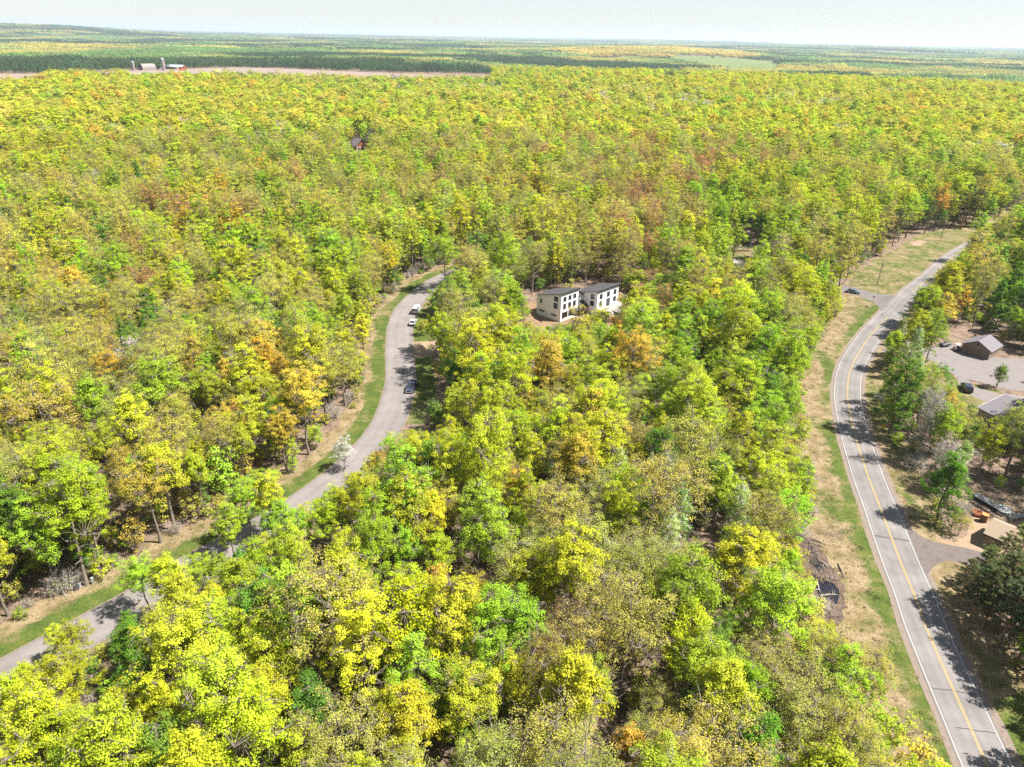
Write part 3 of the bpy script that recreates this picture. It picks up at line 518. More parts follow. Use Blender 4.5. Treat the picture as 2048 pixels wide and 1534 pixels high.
def pine(seed, H, cr, cb, nb, per, ls, sides=6, tr=.2):
    rng = np.random.RandomState(seed); a = Acc(); k = 6; z = np.linspace(0, H, k); off = np.cumsum(rng.randn(k, 2) * .15, 0); off[0] = 0; a.tube(np.column_stack([off, z]), np.linspace(tr * 1.2, .03, k), sides); cs = []; rs = []
    for i in range(nb):
        t = (i + rng.rand()) / nb; zz = cb + (H - cb) * t; az = i * 2.4 + rng.rand(); L = cr * (math.sin(math.pi * min(1, .22 + .78 * t)) ** .6) * rng.uniform(.6, 1.15) + .25
        b = np.array([np.interp(zz, z, off[:, 0]), np.interp(zz, z, off[:, 1]), zz]); e = b + np.array([math.cos(az) * L, math.sin(az) * L, L * rng.uniform(.05, .45)])
        a.tube([b, (b + e) / 2 + np.array([0, 0, -.1]), e], [.06, .04, .015], 3)
        for s_ in (.5, .72, .88, 1.0):
            o = rng.randn(3) * np.array([.3, .3, .1]) * L * .5; q = b * (1 - s_) + e * s_ + o; cs.append(q); rs.append(rng.uniform(.3, .62)); a.tube([b * (1 - s_ * .7) + e * s_ * .7, q], [.025, .01], 3)
    cs.append(np.array([off[-1, 0], off[-1, 1], H])); rs.append(.4)
    a.leaves(rng, np.array(cs), np.array(rs), per, ls, .55, .3, upw=.9); return a.arrays()

SPEC = {  # kind: (bark, [builders by level of detail], how many shapes)
 'maple_tree': (BARK, [lambda s, r: broadleaf(s, r.uniform(15, 20), r.uniform(2.5, 4.0), r.uniform(3.5, 8), 210, 58, .185, .62, top=r.uniform(.1, .5), twigs=2),
                       lambda s, r: broadleaf(s, r.uniform(15, 20), r.uniform(2.6, 4.0), r.uniform(3.5, 8), 120, 32, .32, .72, sides=5, twigs=1, top=r.uniform(.1, .5)),
                       lambda s, r: broadleaf(s, r.uniform(15, 20), r.uniform(2.9, 4.2), r.uniform(3.5, 7), 60, 20, .62, .95, limbs=3, sides=4, twigs=0, top=.2, shell=.6, coh=1.5)], (8, 6, 6)),
 'linden_tree': (BARK, [lambda s, r: broadleaf(s, r.uniform(11.5, 16.5), r.uniform(2.4, 3.6), r.uniform(1.5, 3.5), 220, 58, .18, .58, top=.45, twigs=2),
                        lambda s, r: broadleaf(s, r.uniform(11.5, 16.5), r.uniform(2.4, 3.6), r.uniform(1.5, 3.5), 120, 32, .31, .68, sides=5, twigs=1, top=.45),
                        lambda s, r: broadleaf(s, r.uniform(12.5, 16.5), r.uniform(2.8, 3.8), r.uniform(2, 3.5), 60, 20, .6, .9, limbs=3, sides=4, twigs=0, top=.35, shell=.6, coh=1.5)], (4, 3, 3)),
 'oak_tree': (BARK, [lambda s, r: broadleaf(s, r.uniform(15, 20.5), r.uniform(3.0, 4.8), r.uniform(5, 8.5), 230, 38, .155, .75, limbs=12, tr=.22, twigs=3),
                     lambda s, r: broadleaf(s, r.uniform(15, 20.5), r.uniform(3.2, 4.8), r.uniform(5, 8.5), 140, 22, .26, .8, limbs=10, tr=.22, sides=5, twigs=2),
                     lambda s, r: broadleaf(s, r.uniform(16, 20.5), r.uniform(3.5, 4.9), r.uniform(5.5, 8), 64, 17, .56, 1.0, limbs=5, tr=.24, sides=4, twigs=0, shell=.6, coh=1.5)], (7, 5, 5)),
 'birch_tree': (BARK_PALE, [lambda s, r: broadleaf(s, r.uniform(11, 15.5), r.uniform(1.5, 2.3), r.uniform(2.5, 5), 150, 40, .15, .5, limbs=12, tr=.11, twigs=3, top=.5),
                            lambda s, r: broadleaf(s, r.uniform(11, 15.5), r.uniform(1.6, 2.3), r.uniform(2.5, 5), 90, 22, .25, .58, limbs=8, tr=.11, sides=5, twigs=1, top=.5),
                            lambda s, r: broadleaf(s, r.uniform(12, 15.5), r.uniform(1.9, 2.6), r.uniform(3, 5), 44, 16, .5, .75, limbs=3, tr=.12, sides=4, twigs=0, top=.4, coh=1.4)], (4, 2, 2)),
 'bare_tree': (BARK_GREY, [lambda s, r: broadleaf(s, r.uniform(12, 17), r.uniform(2.4, 3.5), r.uniform(3.5, 6), 240, 6, .13, .75, limbs=14, tr=.19, twigs=8),
                           lambda s, r: broadleaf(s, r.uniform(12, 17), r.uniform(2.4, 3.5), r.uniform(3.5, 6), 160, 10, .2, .85, limbs=12, tr=.19, sides=5, twigs=5),
                           lambda s, r: broadleaf(s, r.uniform(13, 17), r.uniform(2.8, 3.6), r.uniform(4, 6), 56, 14, .45, 1.0, limbs=6, tr=.2, sides=4, twigs=2, coh=1.2)], (3, 2, 2)),
 'flowering_tree': (BARK_GREY, [lambda s, r: broadleaf(s, r.uniform(9, 11), r.uniform(2.4, 3.0), r.uniform(1.5, 2.5), 160, 40, .15, .5, limbs=11, tr=.13, twigs=4),
                                lambda s, r: broadleaf(s, r.uniform(9, 11), r.uniform(2.4, 3.0), r.uniform(1.5, 2.5), 100, 22, .26, .6, limbs=9, tr=.13, sides=5, twigs=2),
                                lambda s, r: broadleaf(s, r.uniform(9, 11), r.uniform(2.6, 3.2), r.uniform(1.5, 2.5), 46, 14, .5, .8, limbs=3, sides=4, twigs=0, coh=1.2)], (2, 1, 1)),
 'pine_tree': (BARK_RED, [lambda s, r: pine(s, r.uniform(15, 18.5), r.uniform(2.3, 3.1), r.uniform(4, 6.5), 48, 30, .36), lambda s, r: pine(s, r.uniform(15, 18.5), r.uniform(2.3, 3.1), r.uniform(4, 6.5), 38, 15, .55, 5), lambda s, r: pine(s, r.uniform(15, 18.5), r.uniform(2.5, 3.2), r.uniform(4, 6.5), 18, 7, 1.0, 4)], (4, 2, 2)),
 'spruce_tree': (BARK, [lambda s, r: conifer(s, r.uniform(12, 15), r.uniform(2.2, 2.8), .8, 22, 11, 9, .34), lambda s, r: conifer(s, r.uniform(13, 16), r.uniform(2.2, 2.8), .8, 15, 8, 6, .55, 5), lambda s, r: conifer(s, r.uniform(13, 17), r.uniform(2.3, 2.9), .8, 8, 6, 4, .95, 4)], (3, 2, 2)),
}
MASS = bpy.data.collections.new('tree_shapes'); mass_names = []
PROTO = {}   # (kind, lod) -> list of dict(h, r, wood, leaf, idx)
for kind, (bark, fns, ns) in SPEC.items():
    for lod, (fn, n_) in enumerate(zip(fns, ns)):
        L = []
        for s_ in range(n_):
            sd_ = sum(map(ord, kind)) * 7 + s_ * 131 + lod * 17; wv, wf, lv, lf, var = fn(sd_, np.random.RandomState(sd_ + 1))
            d = dict(h=float(lv[:, 2].max()), r=float(np.percentile(np.hypot(lv[:, 0], lv[:, 1]), 95)), cb=float(np.percentile(lv[:, 2], 3)))
            if lod == 0:
                d['wood'] = mesh_np(kind + '_trunk', wv, wf, [bark], smooth_=True); d['leaf'] = mesh_np(kind + '_crown', lv, lf, [LEAF], attrs={'var': ('FACE', 'FLOAT', var)})
            me = mesh_np(kind + '_shape', np.vstack([wv, lv]), [wf, lf + len(wv)], [bark, LEAF_I], fm=np.r_[np.zeros(len(wf)), np.ones(len(lf))], attrs={'var': ('FACE', 'FLOAT', np.r_[np.zeros(len(wf)), var])})
            nm = 'shape_%03d' % len(mass_names); o = bpy.data.objects.new(nm, me); MASS.objects.link(o); d['idx'] = len(mass_names); mass_names.append(nm); L.append(d)
        PROTO[kind, lod] = L

def pick_letters(rng, x, y):
    g = np.stack([np.arctan2(x, y) * 3.2, np.log(np.hypot(x, y)) * 2.0], 1); out = []
    for k in range(0, len(g), 4000):
        d2 = ((g[k:k + 4000, None] - ZG[None]) ** 2).sum(2); d2 = d2 * rng.uniform(.35, 1.9, d2.shape); out.append(d2.argmin(1))
    z = np.concatenate(out); nz = (fbm(x / 19 + 31, y / 19 + 77, 2) * 5.0) % 1.0; ow = rng.rand(len(x)) < .45
    L = np.array([ZS[i][rng.randint(len(ZS[i])) if o else min(int(q * len(ZS[i])), len(ZS[i]) - 1)] for i, o, q in zip(z, ow, nz)]); dr = rng.rand(len(L))
    L = np.where((L == 'O') & (dr > .4), 'Y', L); L = np.where((L == 'R') & (dr > .8), 'K', L); return np.where((L == 'T') & (dr > .75), 'L', L)
def scatter(rng, r0, r1, step, jit, az=48):
    n = int(2 * r1 / step) + 2; gx, gy = np.meshgrid((np.arange(n) - n / 2) * step, (np.arange(int(r1 / (step * .866)) + 12) - 10) * step * .866)
    gx = gx + (np.arange(gx.shape[0]) % 2)[:, None] * step / 2; gx = gx.ravel() + rng.uniform(-jit, jit, gx.size) * step; gy = gy.ravel() + rng.uniform(-jit, jit, gy.size) * step
    r = np.hypot(gx, gy); a = np.degrees(np.arctan2(gx, gy)); m = (r >= r0) & (r < r1) & ((np.abs(a) < az) | ((r < 130) & (gy > 18) & (np.abs(a) < 75)))
    return gx[m], gy[m]
def tint_of(rng, letters):
    c = np.array([PAL[l] for l in letters]); k = len(c); v = np.exp(rng.randn(k, 1) * .11); hshift = rng.randn(k, 1) * .07
    c = c * v * np.concatenate([1 + hshift, 1 - hshift * .35, 1 + rng.randn(k, 1) * .12], 1); return np.clip(c, .008, .75)

rng = np.random.RandomState(20)
xs, ys = [], []
for r0, r1, st in ((0, 420, 5.9), (420, 800, 7.0), (800, 2250, 9.0)):
    a_, b_ = scatter(rng, r0, r1, st, .36); xs.append(a_); ys.append(b_)
X = np.concatenate(xs); Y = np.concatenate(ys); DIST_ = np.hypot(X, Y)
# a few gaps in the canopy, none where the wood is far
farm = (X < 0) & (DIST_ > 700) & (lambda q: (q[:, 1] > 132) & (q[:, 1] < np.interp(q[:, 0], [-100, 0, 80, 110, 200, 400, 470, 700, 950], [184, 183, 180, 166, 169, 170, 168, 174, 178])) & (q[:, 0] < 985) & (q[:, 0] > -100))(proj(np.column_stack([X, Y, terrain(X, Y)])))
gap = (fbm(X / 16 + 50, Y / 16 + 9, 2) > .57) & (np.hypot(X, Y) < 420) & (rng.rand(len(X)) < .6)
RIDGE = lambda x, y: 1480 + 640 * fbm(x / 260 + 4, y / 260 + 7, 3)
m = allowed(X, Y) & ~gap & ~farm & (np.hypot(X, Y) < RIDGE(X, Y)); X, Y = X[m], Y[m]
LT = pick_letters(rng, X, Y)
# trees whose place and height can be read off the photograph: pixel of the foot, height, letter
FORCED = [(1915, 1215, 10, 'D'), (1937, 1240, 11, 'D'), (1964, 1258, 12, 'D'), (1952, 1200, 11, 'D'), (1982, 1230, 13, 'D'), (1997, 1290, 13, 'D'), (2029, 1328, 14, 'D'), (2044, 1358, 14, 'D'), (2022, 1270, 14, 'D'), (2052, 1300, 14, 'D'), (2007, 1215, 13, 'D'), (2037, 1225, 14, 'D'), (2067, 1262, 14, 'D'), (1977, 1175, 11, 'D'), (2012, 1165, 12, 'D'), (2047, 1180, 13, 'D'), (2082, 1200, 13, 'D'), (2087, 1330, 14, 'D'), (2112, 1270, 15, 'D'), (2040, 1150, 12, 'L'),
    (690, 938, 8, 'F'), (478, 770, 11, 'F'), (252, 760, 9, 'F'), (868, 862, 8.5, 'G'), (1716, 1428, 12, 'K'), (352, 992, 19, 'T'), (574, 940, 15.5, 'O'), (470, 935, 15, 'O'), (1078, 1405, 12.5, 'R'), (1128, 1345, 14, 'R'), (1993, 775, 7, 'G'), (2000, 900, 10.5, 'L'), (2035, 890, 12, 'G'), (1873, 965, 11, 'B'), (1064, 588, 20, 'K'), (1026, 600, 19, 'K'), (985, 612, 18, 'Y'),
    (300, 1228, 11, 'L'), (128, 1322, 7, 'Y'), (505, 1085, 13.5, 'L'), (530, 1062, 13, 'L'), (548, 1075, 14, 'Y'), (470, 1120, 12, 'L'), (1225, 662, 5, 'O'), (1252, 655, 6, 'O'), (1172, 655, 4, 'Y'), (1140, 676, 4.5, 'L'), (1096, 676, 4, 'L'), (1048, 655, 7, 'L'), (160, 645, 14, 'G'), (190, 640, 13, 'G'), (1388, 440, 15, 'R'), (1365, 440, 14, 'R')]
fq = np.array([P(u, v) for u, v, *_ in FORCED]); m = np.ones(len(X), bool)
for q, (_u, _v, h_, _l) in zip(fq, FORCED): m &= np.hypot(X - q[0], Y - q[1]) > (2.6 if h_ < 9 else 3.6)
X, Y, LT = np.concatenate([fq[:, 0], X[m]]), np.concatenate([fq[:, 1], Y[m]]), np.concatenate([np.array([f_[3] for f_ in FORCED]), LT[m]]); NF = len(FORCED)
# conifer groups and single trees that stand out in the photograph: pixel of the crown's middle, letter
for u, v, l in [(378, 790, 'L'), (355, 505, 'R'), (345, 565, 'R'), (1400, 605, 'R'), (295, 290, 'B'), (1300, 245, 'S'), (1290, 250, 'S'), (1020, 385, 'R'), (525, 340, 'B'), (940, 560, 'K'), (1940, 620, 'O'), (1925, 590, 'O')]:
    q = P(u, v, 11); d = np.hypot(X - q[0], Y - q[1]); k = int(d.argmin())
    if d[k] < 12: LT[k] = l
for u0, u1, v0, v1, l in [(1325, 1375, 160, 172, 'D'), (1900, 2048, 1120, 1320, 'D'), (1455, 1525, 470, 490, 'S')]:
    q = proj(np.column_stack([X, Y, np.full(len(X), 9.)])); LT[(q[:, 0] > u0) & (q[:, 0] < u1) & (q[:, 1] > v0) & (q[:, 1] < v1)] = l
DIST = np.hypot(X, Y); LOD = np.where(DIST < 250, 0, np.where(DIST < 560, 1, 2))
SH = np.array([rng.randint(len(PROTO[KIND[l], d])) for l, d in zip(LT, LOD)])
PR = [PROTO[KIND[l], d][s_] for l, d, s_ in zip(LT, LOD, SH)]
H0 = np.array([p['h'] for p in PR]); R0 = np.array([p['r'] for p in PR]); CB = np.array([p['cb'] for p in PR])
SZ = np.clip(np.exp(rng.randn(len(X)) * .19 - .02), .5, 1.35); SX = SZ * np.exp(rng.randn(len(X)) * .1); ROT = rng.rand(len(X)) * 6.283
SZ = np.where((X > 55) & (Y < 105), SZ * .85, SZ); SZ = np.where(inside(PX([(1225, 583), (1340, 583), (1350, 645), (1225, 645)]), X, Y), SZ * .5, SZ); SX = SX * np.where(DIST > 800, 1.35, np.where(DIST > 420, 1.15, 1.0))
Z = terrain(X, Y) - .05
SZ[:NF] = np.array([f_[2] for f_ in FORCED]) / H0[:NF]; SX[:NF] = np.clip(SZ[:NF] * 1.12, .45, 1.2)
# a crown may not hide what the photograph leaves open: such a tree grows smaller, or not at all
def hides(i, f):
    x, y, z = X[i], Y[i], Z[i]; h = H0[i] * SZ[i] * f; r = R0[i] * SX[i] * f; cb = CB[i] * SZ[i] * f; pts = []
    for hh, k in ((h, .25), (h * .8 + cb * .2, .75), ((h + cb) / 2, .95), (cb * .8 + h * .2, .7)):
        for s_ in (-1, 0, 1):
            pts.append(np.column_stack([x + RGT[0] * r * k * s_, y + RGT[1] * r * k * s_, z + hh]))
    pts.append(np.column_stack([x, y, z + h * .08])); n = len(i); q = proj(np.concatenate(pts)); bad = np.zeros(len(q), bool)
    for pg in CLEAR_VIEW: bad |= inside(pg, q[:, 0], q[:, 1])
    return bad.reshape(len(pts), n).any(0)
near_i = np.where((DIST < 700) & (np.arange(len(X)) >= NF))[0]; F = np.ones(len(X)); todo = near_i
for f in (1, .92, .85, .78, .7, .62, .54, .46, .38, .3, 0):
    if f == 0: F[todo] = 0; break
    F[todo] = f; todo = todo[hides(todo, f)]
F[(F < 1) & (DIST > 700)] = 0
keep = F > 0
X, Y, Z, LT, DIST, LOD, SH, SZ, SX, ROT, F, H0, R0 = [a[keep] for a in (X, Y, Z, LT, DIST, LOD, SH, SZ, SX, ROT, F, H0, R0)]
SZ = SZ * F; SX = SX * F ** .9
TINT = tint_of(rng, LT)
PXY = proj(np.column_stack([X, Y, Z + H0 * SZ * .6]))
in_frame = (PXY[:, 0] > -30) & (PXY[:, 0] < 2078) & (PXY[:, 1] > 0) & (PXY[:, 1] < 1600)

def mass(name, coll, pts, idx, rot, scl, tint, **props):
    """one object that stands many shapes on its points"""
    me = mesh_np(name, pts, [np.zeros((0, 3), np.int32)], attrs={}) if False else bpy.data.meshes.new(name)
    me.vertices.add(len(pts)); me.vertices.foreach_set('co', np.asarray(pts, np.float32).ravel())
    for k, typ, val in (('idx', 'INT', idx), ('rot', 'FLOAT_VECTOR', rot), ('scl', 'FLOAT_VECTOR', scl), ('tint', 'FLOAT_COLOR', np.column_stack([tint, np.ones(len(tint))]))):
        a = me.attributes.new(k, typ, 'POINT'); a.data.foreach_set('color' if typ == 'FLOAT_COLOR' else ('vector' if typ == 'FLOAT_VECTOR' else 'value'), np.ascontiguousarray(val, np.int32 if typ == 'INT' else np.float32).ravel())
    o = link(name, me, kind='stuff', **props)
    g = bpy.data.node_groups.new(name + '_spread', 'GeometryNodeTree'); g.interface.new_socket('Geometry', in_out='INPUT', socket_type='NodeSocketGeometry'); g.interface.new_socket('Geometry', in_out='OUTPUT', socket_type='NodeSocketGeometry')
    n, l = g.nodes, g.links; gi = n.new('NodeGroupInput'); go = n.new('NodeGroupOutput'); ci = n.new('GeometryNodeCollectionInfo'); ip = n.new('GeometryNodeInstanceOnPoints')
    ci.inputs['Collection'].default_value = coll; ci.inputs['Separate Children'].default_value = True; ci.inputs['Reset Children'].default_value = True; ip.inputs['Pick Instance'].default_value = True
    def attr(nm, typ):
        a = n.new('GeometryNodeInputNamedAttribute'); a.data_type = typ; a.inputs['Name'].default_value = nm; return [s for s in a.outputs if s.enabled and s.name == 'Attribute'][0]
    e2r = n.new('FunctionNodeEulerToRotation'); l.new(attr('rot', 'FLOAT_VECTOR'), e2r.inputs[0])
    l.new(gi.outputs[0], ip.inputs['Points']); l.new(ci.outputs[0], ip.inputs['Instance']); l.new(attr('idx', 'INT'), ip.inputs['Instance Index']); l.new(e2r.outputs[0], ip.inputs['Rotation']); l.new(attr('scl', 'FLOAT_VECTOR'), ip.inputs['Scale'])
    l.new(ip.outputs[0], go.inputs[0]); o.modifiers.new('spread', 'NODES').node_group = g; return o

# --- the trees that show largest stand as objects of their own
CAP = 285
score = np.where(in_frame & (LOD == 0), H0 * SZ * R0 * SX / DIST ** 2, 0); KD = np.array([KIND[l] for l in LT]); single = np.zeros(len(X), bool)
for kd in SPEC:
    i = np.where((KD == kd) & (score > 0))[0]; single[i[np.argsort(-score[i])][:CAP]] = True
LM = [('the lower left corner of the view', 20, 1500), ('the lowest stretch of the lane', 60, 1330), ('the two utility boxes', 170, 1180), ('the hidden lane', 420, 1100), ('the half hidden bend', 600, 985), ('the foot of the verge', 700, 890),
      ('the dark pickup truck', 822, 785), ('the pale dirt drive', 850, 705), ('the white van', 830, 628), ('the top bend of the lane', 885, 550), ('the long green verge', 745, 740), ('the new white house', 1120, 650), ('the patio of the white house', 1215, 620), ('the side street', 1690, 580), ('the road junction', 1780, 600), ('the road curve', 1670, 780),
      ('the yellow diamond sign', 1763, 865), ('the dark ditch water', 1655, 1180), ('the dry verge', 1625, 960), ('the gravel yard entrance', 1850, 1110), ('the tan roofed shed', 1990, 1080), ('the white round tank', 2006, 1025), ('the brown garage', 1950, 705), ('the black car on the drive', 1930, 785), ('the grey roofed house', 2010, 840), ('the lower county road', 1850, 1420), ('the lower right verge', 2020, 1440),
      ('the bottom edge left of centre', 420, 1540), ('the bottom edge at the centre', 900, 1540), ('the bottom edge, right of centre', 1350, 1540), ('the bottom edge by the road', 1700, 1540), ('the red-leaved pair', 1110, 1300), ('the middle of the wood', 1150, 950), ('the open shade', 560, 1290), ('the wood right of the dark pickup', 1000, 800), ('the slope below the white house', 1150, 760), ('the wood right of the white house', 1420, 720), ('the lawn with the block wall', 1490, 505), ('the left edge at mid height', 20, 900), ('the left edge below mid height', 20, 1120), ('the wood left of the long verge', 600, 700), ('the orange crowns left of the lane', 560, 860), ('the olive thicket', 1300, 1330), ('the thick wood left of the ditch', 1500, 1120), ('the corner field', 1800, 530)]
LMP = np.array([P(u, v) for _, u, v in LM]); MAPT = {}
HUE = {'Y': ('golden yellow', 'bright yellow-green', 'deep yellow-green'), 'L': ('light lime-green', 'lime-green', 'fresh green'), 'G': ('mid green', 'grass-green', 'full green'), 'O': ('pale orange', 'orange', 'deep orange'), 'K': ('pale olive', 'half-open olive', 'dull olive'), 'T': ('light gold', 'tan gold', 'brownish gold'), 'R': ('light russet', 'russet', 'red-brown'), 'B': ('pale grey bare', 'grey bare', 'brown-grey bare'), 'W': ('pale green slim', 'grey-green slim', 'soft green slim'), 'D': ('dark green', 'deep green', 'blackish green'), 'S': ('blue-green pointed', 'dark pointed', 'deep green pointed'), 'F': ('white blossoming', 'creamy blossoming', 'pale blossoming')}
NOUN = {'maple_tree': 'leafy tree', 'linden_tree': 'full-crowned tree', 'oak_tree': 'thin-leaved tree', 'birch_tree': 'birch', 'bare_tree': 'tree', 'flowering_tree': 'tree', 'pine_tree': 'pine', 'spruce_tree': 'spruce'}
ORD = ['', 'second ', 'third ', 'fourth ', 'fifth ', 'sixth ', 'seventh ', 'eighth ', 'ninth ', 'tenth ', 'eleventh ', 'twelfth ']
sel = np.where(single)[0]; base = {}
for i in sel:
    l = LT[i]; v = TINT[i].sum() / sum(PAL[l]); hue = HUE[l][0 if v > 1.07 else (2 if v < .94 else 1)]; h = H0[i] * SZ[i]
    size = 'small' if h < 9 else ('tall' if h > 18.5 else ('mid-sized' if h < 14.5 else ''))
    d = np.hypot(*(LMP - [X[i], Y[i]]).T); k = int(d.argmin()); dx, dy = X[i] - LMP[k, 0], Y[i] - LMP[k, 1]
    rel = ('right of' if dx > 0 else 'left of') if abs(dx) > abs(dy) else ('behind' if dy > 0 else 'before')
    base.setdefault((size, hue, NOUN[KD[i]], rel, LM[k][0]), []).append((d[k], i))
LABEL = {}
for (size, hue, noun, rel, lm), L in base.items():
    L.sort()
    for r_, (d, i) in enumerate(L):
        s = f"{size} {hue} {noun} {rel} {lm}".strip()
        if len(L) > 1: s += f", {'nearest' if r_ == 0 else (ORD[r_] + 'nearest' if r_ < 12 else 'farther off')}"
        LABEL[i] = s
for i in sel:
    kd = KD[i]; p = PROTO[kd, 0][SH[i]]
    e = thing(kd, LABEL[i], 'tree', (X[i], Y[i], Z[i]), ROT[i], {'pine_tree': 'pines of the wood', 'spruce_tree': 'spruces of the wood', 'birch_tree': 'birches by the county road'}.get(kd, 'broadleaved trees of the spring wood'))
    e.scale = (SX[i], SX[i], SZ[i]); link('trunk', p['wood'], e); c = link('crown', p['leaf'], e); c.color = (*TINT[i], 1)
# --- the rest of the wood
r_ = np.where(~single)[0]
IDX = np.array([PROTO[KD[i], LOD[i]][SH[i]]['idx'] for i in r_])
mass('forest', MASS, np.column_stack([X, Y, Z])[r_], IDX, np.column_stack([r_ * 0, r_ * 0, ROT[r_]]), np.column_stack([SX, SX, SZ])[r_], TINT[r_])

# --- bushes, saplings and brush under and beside the trees
BUSH = bpy.data.collections.new('bush_shapes'); NB = 0
def bush(wv, wf, lv, lf, var, bark):
    global NB
    me = mesh_np('bush_shape', np.vstack([wv, lv]), [wf, lf + len(wv)], [bark, LEAF_I], fm=np.r_[np.zeros(len(wf)), np.ones(len(lf))], attrs={'var': ('FACE', 'FLOAT', np.r_[np.zeros(len(wf)), var])})
    BUSH.objects.link(bpy.data.objects.new('bush_%02d' % NB, me)); NB += 1
for s_ in range(4): bush(*broadleaf(900 + s_, 4.2 + .5 * s_, 1.5, .5, 46, 26, .2, .5, limbs=6, tr=.06, twigs=2), BARK)
for s_ in range(2): bush(*broadleaf(920 + s_, 2.2, 1.3, .1, 40, 18, .17, .42, limbs=6, tr=.04, twigs=3), BARK)
for s_ in range(2): bush(*broadleaf(930 + s_, 2.4, 1.5, .1, 70, 2, .14, .5, limbs=9, tr=.04, twigs=8), BARK_GREY)
bx, by = scatter(rng, 0, 330, 3.1, .5); m = allowed(bx, by); bx, by = bx[m], by[m]
dl = dist_side(lane[::3], bx, by); dc = dist_side(county[::3], bx, by); edge = (np.abs(dl + 5.5) < 3) | (np.abs(dc + 9) < 4) | (np.abs(dc - CW - 5) < 3)
m = rng.rand(len(bx)) < np.where(edge, .75, .42)
q = np.concatenate([proj(np.column_stack([bx, by, bx * 0 + .2])), proj(np.column_stack([bx, by, bx * 0 + 3.8]))]); cv = np.zeros(len(q), bool)
for pg in CLEAR_VIEW: cv |= inside(pg, q[:, 0], q[:, 1])
m &= ~(cv.reshape(2, -1).any(0) & (rng.rand(len(bx)) < .94)); bx, by = bx[m], by[m]
q = PX([(1040, 655), (1080, 664), (1130, 660), (1200, 646), (1215, 690), (1130, 705), (1040, 700)]); t_ = rng.uniform(q.min(0), q.max(0), (260, 2)); t_ = t_[inside(q, t_[:, 0], t_[:, 1])][:38]; bx = np.r_[bx, t_[:, 0]]; by = np.r_[by, t_[:, 1]]
bl = pick_letters(rng, bx, by); bi = rng.choice(8, len(bx), p=[.16, .16, .14, .14, .1, .1, .1, .1]); bl = np.where(np.isin(bl, list('DSORBF')), 'L', bl)
bs = np.exp(rng.randn(len(bx)) * .25)
mass('undergrowth', BUSH, np.column_stack([bx, by, bx * 0 - .05]), bi, np.column_stack([bx * 0, bx * 0, rng.rand(len(bx)) * 6.28]), np.column_stack([bs, bs, bs]), tint_of(rng, bl))

# --- tufts of grass and dry weeds on the verges
TUFT = bpy.data.collections.new('tuft_shapes')
for s_ in range(3):
    rg = np.random.RandomState(70 + s_); k = 26; p = np.column_stack([rg.randn(k, 2) * .22, np.zeros(k)]); a_ = rg.rand(k) * 6.28; h = rg.uniform(.07, .2, k); t_ = p + np.column_stack([np.cos(a_) * h * .6, np.sin(a_) * h * .6, h]); sd = np.column_stack([-np.sin(a_), np.cos(a_), a_ * 0]) * .05
    V = np.stack([p - sd, p + sd, t_], 1).reshape(-1, 3); me = mesh_np('tuft_shape', V, [np.arange(3 * k).reshape(-1, 3)], [LEAF_I], attrs={'var': ('FACE', 'FLOAT', rg.rand(k))}); TUFT.objects.link(bpy.data.objects.new('tuft_%d' % s_, me))
gx_, gy_ = scatter(rng, 0, 300, 1.05, .5); dl = dist_side(lane[::3], gx_, gy_); dc = dist_side(county[::3], gx_, gy_)
pl_ = np.where((dl > -8) & (dl < -3.2), .55, np.where((dl >= -3.2) & (dl < -.3), .22, np.where((dl > LANE_W + .3) & (dl < LANE_W + 6), .35, 0.))); pc_ = np.where((dc > -13) & (dc < -2.6), .6, np.where((dc >= -2.6) & (dc < -.9), .25, np.where((dc > CW + 1.2) & (dc < CW + 7), .5, 0.)))
fld = inside(NO_TREES[0], gx_, gy_); pr_ = np.maximum(np.maximum(pl_, pc_), fld * .5) * (fbm(gx_ / 3 + 9, gy_ / 3, 3) * 1.6)
onroad = ((dl > -.1) & (dl < LANE_W + .1)) | ((dc > -.9) & (dc < CW + 1.1))
for pg in NO_TREES[1:6]: onroad |= inside(pg, gx_, gy_)
m = (rng.rand(len(gx_)) < pr_) & ~onroad & ~inside(PX([(1640, 552), (1698, 573), (1755, 588), (1812, 576), (1764, 624), (1742, 602), (1625, 566)]), gx_, gy_); gx_, gy_ = gx_[m], gy_[m]; dry = fbm(gx_ / 5 + 3, gy_ / 5 + 8, 3) + rng.randn(len(gx_)) * .1 > np.where((dl[m] > -3.2) & (dl[m] < LANE_W + 6), .55, .32)
tt = np.where(dry[:, None], (.25, .20, .11), (.13, .155, .045)) * np.exp(rng.randn(len(gx_), 1) * .22); ts = np.exp(rng.randn(len(gx_)) * .3) * .8 * np.where((dl[m] > -3.2) & (dl[m] < 0), .6, 1.0)
mass('grass', TUFT, np.column_stack([gx_, gy_, gx_ * 0 + .005]), rng.randint(3, size=len(gx_)), np.column_stack([gx_ * 0, gx_ * 0, rng.rand(len(gx_)) * 6.28]), np.column_stack([ts, ts, ts]), tt); print('tufts', len(gx_))

